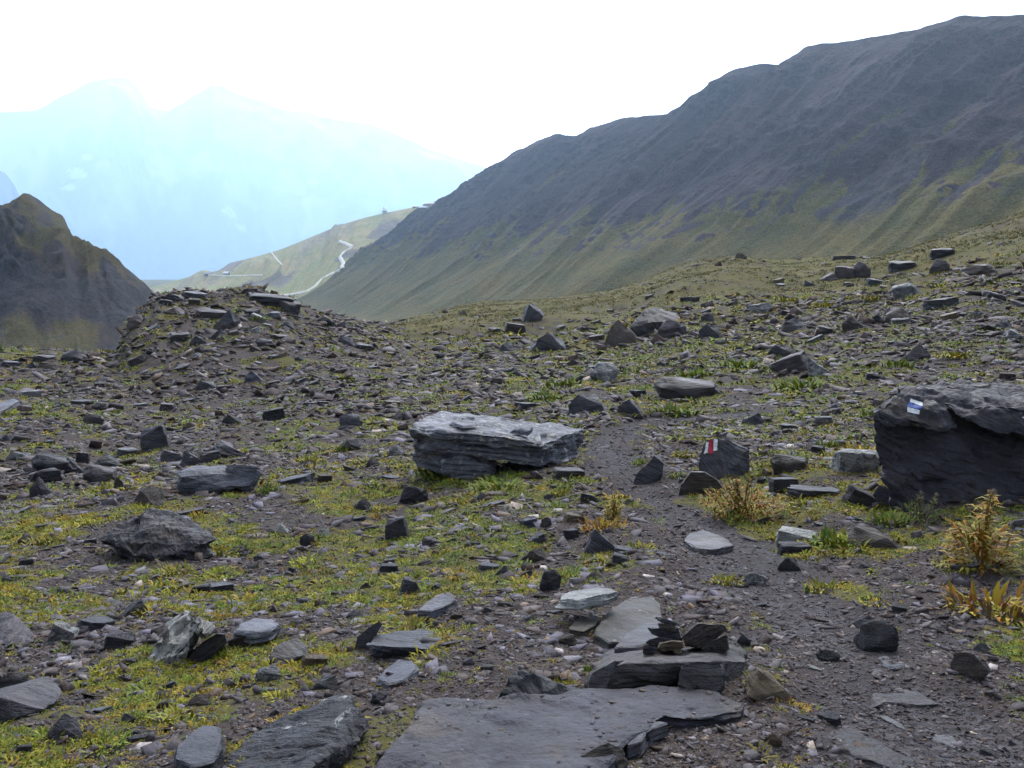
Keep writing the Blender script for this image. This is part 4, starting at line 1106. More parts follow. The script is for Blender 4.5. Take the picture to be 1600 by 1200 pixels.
ROCKS = """71 738 62 32 boulder d 0|dark smooth boulder, largest of the cluster near the picture edge
68 754 44 24 block d 8|reddish dark block with a pale streak below the smooth dark boulder
58 776 36 30 boulder d -6|dark red rounded rock at the bottom of the edge cluster
112 738 28 32 wedge g 10|upright grey stone with a pale edge beside the smooth dark boulder
125 724 20 22 block d 0|small black block behind the upright pale edged stone
163 730 42 24 wedge d 12|dark pointed wedge tipped up by a pale flat slab
148 756 54 36 boulder v 0|rounded brownish boulder just below the dark pointed wedge
182 768 18 24 shard b -20|thin brown shard standing by the rounded brownish boulder
222 792 54 42 wedge b 5|brown pyramid shaped stone topped with a knob, uphill of the dark crumpled rock
243 703 44 42 block g 12|tall grey block with cracked steps, highest rock of its row
193 712 38 14 slab p -8|narrow pale slab leading to the tall cracked grey block
268 720 46 18 shard g -12|leaning grey shard beside the tall cracked block
300 728 44 22 shard g -15|pointed grey slab just above the log shaped slate
325 722 30 18 block g 0|small grey block touching the pointed slab above the log shaped slate
362 714 70 14 shard g -22|long curved grey shard rising above the log shaped slate
460 757 74 20 slab l 8|twin lobed pale slab with a brown underside east of the log shaped slate
292 806 46 14 slab b 10|thin brown slab just behind the dark crumpled rock
45 622 30 15 block p 4|small block with a pale yellow top on the bare terrace
108 566 46 20 boulder d 0|dark boulder on the low crest before the pointed peak
62 566 40 12 slab v 0|reddish flat stone on the low crest beside the dark boulder
428 657 36 19 block d 6|dark brown block near a tiny red and white stone
362 664 34 20 wedge d 0|dark split stone in a patch of moss, far left of the big layered boulder
545 669 40 23 boulder g 0|rounded grey boulder directly before the bare gravel of mid field
650 787 58 28 boulder d 14|smooth dark humped rock in front of the big layered boulder
565 797 30 22 wedge d -8|dark stone behind a rusty leafed plant in the meadow
622 842 38 38 block g 8|squarish grey block standing upright in the mossy meadow
505 838 20 18 wedge w 0|small bright white stone in the middle of the meadow
441 834 20 17 shard w 30|small white edged stone, smaller twin of the bright white stone
479 856 28 22 boulder d 0|dark round stone close to the bright white stone
719 832 48 15 slab b 0|flat brown slab lying across the meadow
828 824 36 18 slab l 0|pale blue slab touching a round brown stone
854 824 20 16 boulder b 0|round brown stone touching the pale blue slab
896 842 26 20 slab g 4|grey plate tilted toward the trail bank
764 892 42 18 slab l -10|pale pointed plate under a rusty chip
766 874 26 10 slab o -6|rusty chip lying on the pale pointed plate
836 878 44 24 wedge b -6|dark brown low pyramid in mossy grass
945 862 60 30 shard g -20|long tilted slab with a light upper face by the trail bank
972 862 40 14 slab g -8|flat grey slab leaning against the long tilted slab
861 924 40 32 boulder d 0|rough dark knobbly stone with a pale band
640 928 34 26 shard g -14|grey triangular stone near the triangular blue slab
855 549 62 36 wedge g -14|grey ramp shaped boulder on the rise, below layered shards
945 597 50 30 boulder p -4|pale flattened boulder with a dark block behind it
942 584 44 14 block d 6|dark brown block just behind the pale flattened boulder
919 644 62 36 wedge g 8|grey wedge boulder with a whitish broken edge
984 648 46 30 wedge g -8|grey stone with a pale slanting edge near the grey wedge boulder
998 622 34 16 slab d 0|dark flat stone over the pale slanting edged stone
1056 527 56 28 boulder v 0|violet grey boulder below the overhanging boulder
1112 528 36 26 wedge g 0|grey stone split in two with a light chip on its side
1228 557 42 26 wedge d 8|black wedge behind the white edged boulder
1246 582 60 34 block v 20|violet boulder with a bright white top edge
1288 584 32 30 shard p 40|pale striped shard leaning by the white edged boulder
1078 622 110 34 boulder v 0|broad gravelly mound of broken slate in the green patch
1175 664 34 26 wedge g -12|grey stone wearing a whitish cap above the red marked stone
1240 737 62 32 boulder b 0|rusty brown rounded boulder half buried above the trail
1338 738 66 44 block p -14|white veined grey rock pressed against the dark boulder with the blue mark
1340 789 50 32 slab v -26|flat brown grey block tilted beside the dark boulder's foot
1398 790 44 36 shard l 38|whitish streaked shard under the dark boulder with the blue mark
1280 776 84 26 slab g -10|broad grey slabs edge near the rusty thistle plant
1230 768 46 26 block g 0|grey rough block between the rusty thistle plant and broad slab
1250 852 64 26 block w -5|white crusted rock on top of a dark stone by the trail
1246 866 52 18 block d 0|dark stone underneath the white crusted rock
1236 892 40 28 wedge d 0|dark three sided stone standing in trail gravel
1390 856 98 28 shard b -12|long reddish brown log like slab in grass
1438 563 46 28 boulder v 0|rounded violet boulder in grass above the dark marked boulder
1338 514 36 26 boulder b 0|small brown dome shaped boulder on the uphill slope
1408 504 46 24 boulder b -8|reddish brown boulder with a pale slab before it
1412 506 36 10 slab p -8|pale slab lying before the reddish brown boulder
1322 436 30 24 block v 0|grey half of the paired boulders at the grass edge
1350 434 36 24 boulder v 0|brown half of the paired boulders at the grass edge
1325 405 38 8 slab d 0|dark flat boulder lying on the skyline of the grassy rise
1425 462 38 26 block p 10|pale squared block perched on the uphill slope
1416 422 50 16 slab g -10|layered slate stack with pale edges high on the slope
1476 424 36 20 boulder v 0|violet boulder high on the slope above the pale squared block
1540 430 60 18 boulder b 0|broad brown low boulder close to the upper picture edge of slope
1556 470 40 14 slab v 0|flat violet slab on the slope above yellow plants
1478 480 56 18 slab g -4|wide flat slab with a bright front edge on the slope
1160 404 22 8 boulder b 0|small brown stone on the crest of the grassy rise
1243 516 40 26 wedge g 0|grey upright plate in yellow weeds on the uphill slope
1190 487 44 16 boulder p 0|pale lumpy boulder among weeds behind the split grey stone
1080 471 38 9 slab d 0|dark flat stone set in the grassy rise
835 502 44 22 shard g 40|sheaf of steep thin shards on the grassy rise
352 513 44 28 boulder g 0|largest rounded grey boulder on the knoll face
338 530 28 18 wedge d 0|dark stone under the rounded grey knoll boulder
305 540 28 18 wedge g 0|light topped stone low on the knoll
417 478 76 18 block d 2|long dark boulder on the knoll's crest
444 486 44 16 slab g 14|sloping slab ending the knoll's crest
325 498 58 16 slab v -4|broad dark slab stepped into the knoll's side
268 470 34 14 wedge d 0|dark point on the knoll's crest beside the pointed peak
300 466 44 10 slab g 4|flat plate on the knoll's crest before the lower houses
506 508 36 12 boulder d 0|low dark boulder on the saddle side of the knoll
531 514 38 14 boulder v 0|brown rounded boulder lowest on the knoll's saddle side
212 512 36 20 wedge v -10|brown wedge on the knoll's steep flank
375 1012 42 24 block b 6|brown block beside the smooth dark tilted slab
414 1066 38 22 block p -14|block with a bright pale top and brown side
488 1044 40 18 block o -10|tan brown block near the dark pyramid stone
86 1004 40 30 block p -20|pale crumbly stone beside the dark wedge boulder
140 986 66 30 slab g -10|large grey slab half buried uphill of the pale crumbly stone
10 1084 52 32 boulder d 0|dark stone behind the edge boulder
98 1157 56 48 wedge g 4|grey triangular rock above the yellow flowering plant
1214 1094 84 34 shard o -22|orange brown wedge slab beside the mossy hollow
1385 1020 74 48 boulder d 0|dark grey hump buried in the trail side
1352 982 40 20 wedge g 0|small stone with a light facet resting on the buried hump
1528 1064 64 38 boulder b 4|brown rounded rock half buried at the trail's outer side
1300 1132 38 24 slab g 0|small grey slab next to the worn trail slab
940 1210 90 46 wedge b 4|brown angular rock leaning on the wide front slab
1165 1010 26 16 boulder g 0|grey stone just past the cairn on the trail side
760 1050 26 16 slab g 0|small dark plate in gravel behind the black jagged stone
705 1010 50 12 slab v 0|flat violet slab in moss beside the rounded pale slab
820 640 40 14 slab g 0|grey flat stone right behind the big layered boulder
620 712 30 22 wedge p 10|small pale stone leaning on the end of the big layered boulder
890 748 50 16 block v 0|low violet stone in front of the big layered boulder's dark gap
330 925 70 26 slab g 0|broad grey slab with a dark notch below the dark crumpled rock
312 928 30 14 block d 0|dark end piece beside the broad notched slab
30 905 50 12 slab b -8|thin dark slab with a cream edge at the picture edge
190 1000 40 16 slab p -20|small grey plate with a pale foot between plants
590 1100 30 16 boulder g 0|grey pebble sized rock at the wide front slab's corner""".split("\n")
rn = random.Random(5)
for ln in ROCKS:
    a, lab = ln.split("|")
    cx, by, w, h, shp, tn, tl = a.split()
    lab = lab.replace("picture edge", "edge of view").replace(", far left of", " well away from")
    o = rock(float(cx), float(by), float(w), float(h) * {'wedge': .82, 'block': .88}.get(shp, 1), shp, tn, float(tl), lab, rn)
    if float(w) > 40 and len(lab.split()) < 11:
        pass
LAND += [("the log shaped slate", 335, 752, 65, 24), ("the paired boulders", 1338, 424, 34, 14), ("the knoll's grey boulder", 352, 500, 20, 14), ("the pale flattened boulder", 945, 582, 24, 14), ("the white edged boulder", 1246, 565, 30, 18),
         ("the rusty half buried boulder", 1240, 720, 30, 15), ("the white crusted rock", 1250, 842, 30, 14), ("the brown log like slab", 1390, 842, 48, 14), ("the reddish brown boulder", 1408, 492, 22, 12), ("the pale squared block", 1425, 450, 18, 13),
         ("the upright meadow block", 622, 824, 18, 18), ("the bright white stone", 505, 830, 10, 9), ("the smooth dark boulder", 71, 720, 30, 15), ("the tall cracked block", 243, 684, 20, 20), ("the grey ramp boulder", 855, 532, 30, 16),
         ("the tilted trail slab", 945, 848, 28, 14), ("the dark crest boulder", 108, 556, 22, 10), ("the gravelly slate mound", 1078, 606, 50, 16), ("the brown low pyramid", 836, 866, 22, 12), ("the smooth humped rock", 650, 772, 28, 14),
         ("the notched grey slab", 330, 915, 35, 12), ("the brown buried rock", 1528, 1045, 32, 18), ("the buried trail hump", 1385, 998, 36, 22), ("the rounded grey boulder", 545, 658, 18, 11), ("the violet dome boulder", 1438, 550, 22, 14)]
ORD = ["", "second ", "third ", "fourth ", "fifth ", "sixth ", "seventh ", "eighth ", "ninth ", "tenth ", "eleventh ", "twelfth "]
USED = {}
def landmark_label(x, y, noun, key):
    """a phrase that singles the thing out: its look, and which of those it is behind, before or beside a landmark"""
    best = sorted(LAND, key=lambda l: math.hypot((x - l[1]) / 1.3, (y - l[2]) * 1.1) - .5 * (l[3] + l[4]))
    for l in best[:6]:
        dx, dy = (x - l[1]) / (l[3] + 30), (y - l[2]) / (l[4] + 16)
        if abs(dy) > abs(dx) * .8:
            rel = "behind" if dy < 0 else "in front of"
        else:
            rel = "on the uphill side of" if dx > 0 else "on the downhill side of"
        k = (key, rel, l[0])
        if USED.get(k, 0) < 2:
            break
    USED[k] = USED.get(k, 0) + 1
    return f"{ORD[USED[k] - 1]}{noun} {rel} {l[0]}"
# -- more loose rocks, each its own object, where the photograph is strewn with them
def free(x, y, w, h, slack=.3):
    for (a, b, c, d) in BOXES:
        if x + w * slack > a and x - w * slack < c and y > b - h * .2 and y - h * .6 < d:
            return False
    return True
REGIONS = [((420, 760), (520, 640), 26, (16, 34)), ((760, 1200), (500, 660), 28, (16, 36)), ((1200, 1600), (400, 600), 38, (14, 38)), ((190, 480), (465, 600), 26, (14, 34)), ((0, 420), (570, 720), 26, (16, 38)),
           ((0, 420), (760, 960), 18, (18, 40)), ((400, 700), (700, 960), 34, (18, 42)), ((680, 1060), (780, 1060), 36, (18, 44)), ((0, 560), (960, 1180), 32, (22, 52)), ((1180, 1600), (620, 900), 22, (16, 40)), ((1180, 1600), (900, 1190), 16, (20, 48)), ((780, 1300), (440, 500), 7, (10, 24))]
SHN = {'slab': "slab", 'block': "block", 'wedge': "wedge", 'shard': "shard", 'boulder': "stone"}
TN = {'g': "grey", 'd': "dark", 'b': "brownish", 'p': "pale crusted", 'l': "bluish", 'v': "violet grey", 'o': "tan", 'w': "white"}
EXTRA = []
for (xr, yr, n, wr) in REGIONS:
    k = tries = 0
    while k < n and tries < 900:
        tries += 1
        x, y = rn.uniform(*xr), rn.uniform(*yr)
        w = wr[0] + (wr[1] - wr[0]) * rn.random() ** 1.8
        shp = rn.choices(('slab', 'block', 'wedge', 'shard', 'boulder'), (7, 1.5, 1.6, 2.4, 1.0))[0]
        h = w * {'slab': rn.uniform(.2, .36), 'block': rn.uniform(.32, .5), 'wedge': rn.uniform(.36, .58), 'shard': rn.uniform(.25, .42), 'boulder': rn.uniform(.36, .52)}[shp]
        if y < float(np.interp(x, SKX, SKY)) + 14 or not free(x, y, w, h):
            continue
        if xr[0] > 900 and yr[0] > 880 and shp in ('wedge', 'block') and rn.random() < .6:
            continue
        tn = rn.choices('gdbplvo', (4, 2.2, 2, 1.2, 1.6, 1.8, .6))[0]
        EXTRA.append((x, y, w, h, shp, tn))
        BOXES.append((x - w / 2, y - h, x + w / 2, y))
        k += 1
for (x, y, w, h, shp, tn) in EXTRA:
    lab = landmark_label(x, y, f"{TN[tn]} {SHN[shp]}", (tn, SHN[shp]))
    rock(x, y, w, h, shp, tn, rn.uniform(-22, 22) if shp in ('shard', 'wedge') else rn.uniform(-12, 12), lab, rn)

# ------------------------------------------------------------------ the countless smaller stones and the gravel
def small_protos(n, seed, flat):
    r = random.Random(seed)
    out = []
    for k in range(n):
        m = r.choice((3, 3, 4, 4, 5))
        a0 = r.uniform(0, 6.28)
        pts = []
        th = r.uniform(*flat)
        for i in range(m):
            a = a0 + 6.283 * (i + r.uniform(-.3, .3)) / m
            q = r.uniform(.32, .58)
            e = r.uniform(.6, 1.0)
            pts += [(q * math.cos(a), q * e * math.sin(a), -th * .5), (q * r.uniform(.7, 1) * math.cos(a), q * e * r.uniform(.7, 1) * math.sin(a), th * r.uniform(.25, .55))]
        bm = hull_bm([Vector(p) for p in pts])
        bmesh.ops.triangulate(bm, faces=bm.faces[:])
        bm.verts.ensure_lookup_table()
        bm.verts.index_update()
        out.append((np.array([v.co[:] for v in bm.verts]), np.array([[v.index for v in f.verts] for f in bm.faces])))
        bm.free()
    return out
def euler_mats(rx, ry, rz):
    cx, sx, cy, sy, cz, sz = np.cos(rx), np.sin(rx), np.cos(ry), np.sin(ry), np.cos(rz), np.sin(rz)
    M = np.zeros((len(rx), 3, 3))
    M[:, 0, 0], M[:, 0, 1], M[:, 0, 2] = cz * cy, cz * sy * sx - sz * cx, cz * sy * cx + sz * sx
    M[:, 1, 0], M[:, 1, 1], M[:, 1, 2] = sz * cy, sz * sy * sx + cz * cx, sz * sy * cx - cz * sx
    M[:, 2, 0], M[:, 2, 1], M[:, 2, 2] = -sy, cy * sx, cy * cx
    return M
def swarm(name, pos, size, rots, cols, protos, mat, label, cat, sz=None):
    VV, FF, CC = [], [], []
    base = 0
    pick = RNG.integers(0, len(protos), len(pos))
    M = euler_mats(*rots)
    for k, (pv, pf) in enumerate(protos):
        ix = np.nonzero(pick == k)[0]
        if not len(ix):
            continue
        v = np.einsum('nij,vj->nvi', M[ix], pv) * size[ix][:, None, None] + pos[ix][:, None, :]
        f = pf[None] + (np.arange(len(ix)) * len(pv))[:, None, None] + base
        VV.append(v.reshape(-1, 3))
        FF.append(f.reshape(-1, 3))
        CC.append(np.repeat(cols[ix], len(pv), 0))
        base += len(ix) * len(pv)
    me = mesh_from(name, np.concatenate(VV), np.concatenate(FF), False)
    set_col(me, "tone", np.concatenate(CC))
    return add(name, me, mat, kind="stuff", label=label, cat=cat)
sm = NT("small_slate", .72, .28)
sc_ = sm.attr("tone").outputs["Color"]
sn = sm.noise(sm.coord("Object"), 26, 5, .65)
sn2 = sm.noise(sm.coord("Object", (1, 1, 4)), 90, 3, .6)
SMALL = sm.done(sm.scale(sm.scale(sc_, sm.rng(sn, .3, .7, .6, 1.4)), sm.rng(sn2, .3, .7, .8, 1.2)), sm.bump(sn2, .4, .003))
PAL = np.array([(0.068, 0.066, 0.077), (0.042, 0.039, 0.044), (0.066, 0.053, 0.046), (0.098, 0.098, 0.118), (0.14, 0.14, 0.155), (0.07, 0.058, 0.06), (0.30, 0.285, 0.255), (0.12, 0.09, 0.06)])
PPR = np.array([.25, .21, .16, .15, .09, .10, .012, .025])
PPR = PPR / PPR.sum()
PAL = PAL * np.array([1.06, .88, .78])
def tones(n):
    return PAL[RNG.choice(len(PAL), n, p=PPR)] * RNG.uniform(.75, 1.25, (n, 1))
def field(n, t0, t1, p=1.0, px0=-260, px1=1860):
    """ground points between two depths, thinning with distance as seen from the trail"""
    u = RNG.random(n)
    t = np.exp(math.log(t0) + (math.log(t1) - math.log(t0)) * u ** p)
    px = RNG.uniform(px0, px1, n)
    return gpt(px, t), px, t
pro_f = small_protos(26, 77, (.05, .17))
pro_b = small_protos(3, 78, (.22, .5))
pos, px, t = field(44000, 2.0, 75, .72)
X, Y = pos[:, 0], pos[:, 1]
qx, qy, _ = project(pos)
clump = .5 + .6 * fbm(X * .55, Y * .55, 0, 3, 201)
grs = sstep(32, 50, t) * sstep(560, 660, qx)
vgd = veg_at(X, Y, qx, qy)
tdl = np.where(t < 30, trail_dist(X, Y), 9)
keep = RNG.random(len(pos)) < np.clip(clump, .12, 1) * (.15 + .85 * sstep(.2, .5, tdl)) * (1 - .93 * grs) * (1 - .12 * sstep(.5, .9, vgd))
pos, t, grs = pos[keep], t[keep], grs[keep]
size = (0.006 + .0112 * t) * np.exp(np.clip(RNG.normal(0, .45, len(pos)), -1, .85)) * (1 - .35 * sstep(25, 60, t))
pos[:, 2] += size * .03
n = len(pos)
rots = (RNG.normal(0, .34, n), RNG.normal(0, .34, n), RNG.uniform(0, 6.28, n))
swarm("loose_stones", pos, size, rots, tones(n), pro_f + pro_b, SMALL, "countless flat slate stones strewn over the moraine", "stones")
pos, px, t = field(5200, 2.4, 16, .9)
X, Y = pos[:, 0], pos[:, 1]
td = trail_dist(X, Y)
qx, qy, _ = project(pos)
keep = (RNG.random(len(pos)) < np.clip(.5 + .9 * fbm(X * .9, Y * .9, 0, 3, 217), .08, 1)) & (td > .35) & ~((qx > 520) & (qx < 1180) & (qy > 1060))
pos, t = pos[keep], t[keep]
size = (.025 + .0135 * t) * np.exp(np.clip(RNG.normal(0, .35, len(pos)), -.7, .8))
n = len(pos)
swarm("slate_shards", pos, size, (RNG.normal(0, .16, n), RNG.normal(.05, .16, n), RNG.uniform(0, 6.28, n)), tones(n) * np.array([1.05, 1.12, 1.3]) * 1.15, pro_f, SMALL, "flat grey slate flakes half sunk among the plants", "shards")
pos, px, t = field(46000, 9, 48, 1.0)
X, Y = pos[:, 0], pos[:, 1]
qx, qy, _ = project(pos)
td = np.where(t < 30, trail_dist(X, Y), 9)
keep = (RNG.random(len(pos)) < np.clip(.55 + .6 * fbm(X * .4, Y * .4, 0, 3, 207), .2, 1)) & (td > .3) & ~((t > 36) & (qx > 620))
pos, t = pos[keep], t[keep]
size = .0068 * t * np.exp(np.clip(RNG.normal(0, .4, len(pos)), -1, .9))
n = len(pos)
swarm("small_shards", pos, size, (RNG.normal(0, .35, n), RNG.normal(0, .35, n), RNG.uniform(0, 6.28, n)), tones(n), pro_f, SMALL, "small broken slate shards filling the gaps between bigger stones", "shards")
pos, px, t = field(110000, 1.8, 13, 1.0, -120, 1720)
X, Y = pos[:, 0], pos[:, 1]
qx, qy, _ = project(pos)
vgd = veg_at(X, Y, qx, qy)
td = trail_dist(X, Y)
keep = RNG.random(len(pos)) < np.clip(1 - .5 * sstep(.45, .8, vgd), .1, 1)
pos, t = pos[keep], t[keep]
size = (0.0075 + .0022 * t) * np.exp(RNG.normal(0, .45, len(pos)))
pos[:, 2] += size * .06
n = len(pos)
rots = (RNG.normal(0, .4, n), RNG.normal(0, .4, n), RNG.uniform(0, 6.28, n))
swarm("gravel", pos, size, rots, tones(n), pro_f, SMALL, "fine slate gravel and chips on the trail and bare soil", "gravel")

# chips lying on the wide front slab
fb = BVHTree.FromPolygons([(front.location + v.co)[:] for v in front.data.vertices], [p.vertices[:] for p in front.data.polygons])
ctr = np.array(front.location)
q = []
while len(q) < 260:
    x, y = ctr[0] + RNG.uniform(-1.1, 1.1), ctr[1] + RNG.uniform(-.9, .9)
    r = fb.ray_cast(Vector((x, y, 3)), Vector((0, 0, -1)))
    if r[0] is not None and RNG.random() < .25 + .75 * sstep(-.1, .4, fbm(x * 2.5, y * 2.5, 0, 2, 211)):
        q.append(r[0][:])
pos = np.array(q)
n = len(pos)
size = .011 * np.exp(np.clip(RNG.normal(0, .6, n), -1.2, 1.2))
pos[:, 2] += size * .06
swarm("slate_chips", pos, size, (RNG.normal(0, .15, n), RNG.normal(0, .15, n), RNG.uniform(0, 6.28, n)), tones(n), pro_f, SMALL, "dark slate chips lying on the wide front slab", "chips")
# ------------------------------------------------------------------ plants
lm = NT("leaf", .75, .2)
la = lm.attr("tone").outputs["Color"]
loi = lm.n("ShaderNodeObjectInfo")
lnz = lm.noise(lm.coord("Object"), 17, 3)
LEAF = lm.done(lm.scale(la, lm.rng(lnz, .3, .7, .75, 1.25)))
lm2 = NT("plant_leaf", .7, .22)
lt = lm2.attr("tone").outputs["Color"]
lo = lm2.n("ShaderNodeObjectInfo")
LEAF2 = lm2.done(lm2.mix(1.0, lt, lo.outputs["Color"], 'MULTIPLY'))

def leaf(V, Fq, base, az, up, L_, w, droop, C=None, c=(1, 1, 1)):
    """one bent lance shaped leaf of two quads and a tip"""
    d = np.array([math.cos(az), math.sin(az), 0])
    sd = np.array([-math.sin(az), math.cos(az), 0])
    k = len(V)
    p0 = np.array(base, float)
    p1 = p0 + (d * math.cos(up) + np.array([0, 0, math.sin(up)])) * L_ * .5
    p2 = p1 + (d * math.cos(up - droop) + np.array([0, 0, math.sin(up - droop)])) * L_ * .5
    V += [p0 - sd * w * .2, p0 + sd * w * .2, p1 + sd * w * .5, p1 - sd * w * .5, p2]
    Fq += [(k, k + 1, k + 2), (k, k + 2, k + 3), (k + 3, k + 2, k + 4)]
    if C is not None:
        C += [c] * 5
def tuft_protos(n, seed, leaves, wid):
    r = random.Random(seed)
    out = []
    for _ in range(n):
        V, Fq = [], []
        for k in range(leaves):
            q = .46 * math.sqrt(r.random())
            a = r.uniform(0, 6.283)
            leaf(V, Fq, (q * math.cos(a), q * math.sin(a), -.03), a + r.uniform(-.9, .9), r.uniform(.25, 1.25), r.uniform(.15, .38), r.uniform(*wid), r.uniform(.3, 1.2))
        out.append((np.array(V), np.array(Fq)))
    return out
GREENS = np.array([1.9, 1.75, 1.0]) * np.array([(0.115, 0.125, 0.020), (0.075, 0.105, 0.022), (0.150, 0.140, 0.022), (0.055, 0.085, 0.022), (0.175, 0.125, 0.022), (0.135, 0.085, 0.025), (0.095, 0.085, 0.03)])
def greens(n, warm):
    """leaf colours; warm 0..1 turns them to autumn yellow"""
    p = np.array([.29, .12, .27, .05, .14, .06, .07])
    i = RNG.choice(7, n, p=p)
    cool = RNG.random(n) > warm
    j = RNG.choice([0, 1, 1, 3], n)
    i = np.where(cool, j, i)
    return GREENS[i] * RNG.uniform(.75, 1.3, (n, 1))
pos, px, t = field(70000, 2.0, 42, .85)
X, Y = pos[:, 0], pos[:, 1]
qx, qy, _ = project(pos)
vgd = veg_at(X, Y, qx, qy) + .22 * fbm(X * 6, Y * 6, 0, 2, 61)
td = np.where(t < 30, trail_dist(X, Y), 9)
keep = (RNG.random(len(pos)) < sstep(.44, .86, vgd) * .75 + .07 + .09 * sstep(8, 13, t)) & (td > .26)
keep &= ~((qx > 540) & (qx < 1160) & (qy > 1085))
pos, t, vgd = pos[keep], t[keep], vgd[keep]
n = len(pos)
size = (0.030 + .0066 * t) * np.exp(RNG.normal(0, .38, n)) * np.where(RNG.random(n) < .07, RNG.uniform(1.2, 1.7, n), .9) * (.7 + .5 * sstep(.5, 1.0, vgd))
warm = np.clip(.74 + .5 * fbm(pos[:, 0] * .5, pos[:, 1] * .5, 0, 2, 66) - .35 * sstep(9, 15, t) * (1 - sstep(22, 30, t)), 0, 1)
rots = (RNG.normal(0, .12, n), RNG.normal(0, .12, n), RNG.uniform(0, 6.28, n))
nearp = t < 9
def sub(m):
    return [a[m] for a in (pos, size)] + [tuple(a[m] for a in rots), greens(n, warm)[m]]
for msk, lv, wd in ((nearp, 34, (.045, .085)), (~nearp, 15, (.08, .15))):
    a, b, c, d = sub(msk)
    swarm("ground_plants", a, b, c, d, tuft_protos(14, 5 + lv, lv, wd), LEAF, "low yellow green moss and leafy ground cover between the stones", "ground cover")

# -- short grass over the rise behind
pos, px, t = field(26000, 34, 96, 1.0, 520, 1900)
qx, qy, _ = project(pos)
gk = sstep(36, 56, t) * sstep(560, 660, qx) * (.35 + .65 * sstep(-.3, .3, fbm(pos[:, 0] * .35, pos[:, 1] * .35, 0, 3, 69)))
kp = (RNG.random(len(pos)) < gk) & (t < np.interp(qx, TCX, TCY) * 1.05)
pos, t = pos[kp], t[kp]
n = len(pos)
gc = 1.35 * np.array([(0.125, 0.105, 0.026), (0.085, 0.088, 0.02), (0.15, 0.11, 0.035), (0.06, 0.062, 0.018)])[RNG.integers(0, 4, n)] * RNG.uniform(.8, 1.25, (n, 1))
swarm("grass", pos, RNG.uniform(.25, .6, n), (RNG.normal(0, .1, n), RNG.normal(0, .1, n), RNG.uniform(0, 6.28, n)), gc, tuft_protos(8, 91, 16, (.05, .1)), LEAF, "short olive and tan grass over the rise behind", "grass")

# -- plants one can tell apart
def leafy(seed, n, spread, up, L_, w, droop, cols, stemmed=0):
    r = random.Random(seed)
    V, Fq, C = [], [], []
    for k in range(n):
        q = spread * math.sqrt(r.random())
        a = r.uniform(0, 6.283)
        z = r.uniform(0, stemmed) if stemmed else 0
        c = r.choice(cols)
        s_ = r.uniform(.7, 1.25)
        leaf(V, Fq, (q * math.cos(a), q * math.sin(a), z), a + r.uniform(-.8, .8), r.uniform(*up), r.uniform(*L_), r.uniform(*w), r.uniform(*droop), C, tuple(x * s_ for x in c))
    return V, Fq, C
def plant_mesh(name, V, Fq, C):
    me = mesh_from(name, np.array(V), np.array(Fq), False)
    set_col(me, "tone", np.array(C))
    me.materials.append(LEAF2)
    return me
def tube(V, Fq, C, pts, r0, r1, c, sides=5):
    k = len(V)
    m = len(pts)
    for i, p in enumerate(pts):
        rr = r0 + (r1 - r0) * i / (m - 1)
        for j in range(sides):
            a = 6.283 * j / sides
            V.append(np.array(p) + np.array([math.cos(a) * rr, math.sin(a) * rr, 0]))
            C.append(c)
    for i in range(m - 1):
        for j in range(sides):
            a, b = k + i * sides + j, k + i * sides + (j + 1) % sides
            Fq += [(a, b, b + sides), (a, b + sides, a + sides)]
G1, G2, G3 = (0.125, 0.16, 0.02), (0.075, 0.12, 0.02), (0.22, 0.20, 0.025)
Y1, Y2, O1, R1, BR = (0.34, 0.23, 0.018), (0.25, 0.19, 0.022), (0.33, 0.15, 0.018), (0.17, 0.07, 0.025), (0.15, 0.105, 0.055)
LOW = {'green': [plant_mesh("foliage", *leafy(300 + k, 210, .42, (.1, 1.2), (.08, .22), (.03, .06), (.2, 1.1), [G1, G1, G2, G3])) for k in range(4)],
       'yellow': [plant_mesh("foliage", *leafy(320 + k, 210, .42, (.1, 1.1), (.08, .2), (.028, .055), (.2, 1.1), [G1, G3, Y2, Y1, G3])) for k in range(4)],
       'rusty': [plant_mesh("foliage", *leafy(340 + k, 190, .42, (.2, 1.2), (.08, .22), (.025, .05), (.2, 1.1), [O1, Y1, R1, BR, Y2])) for k in range(3)]}
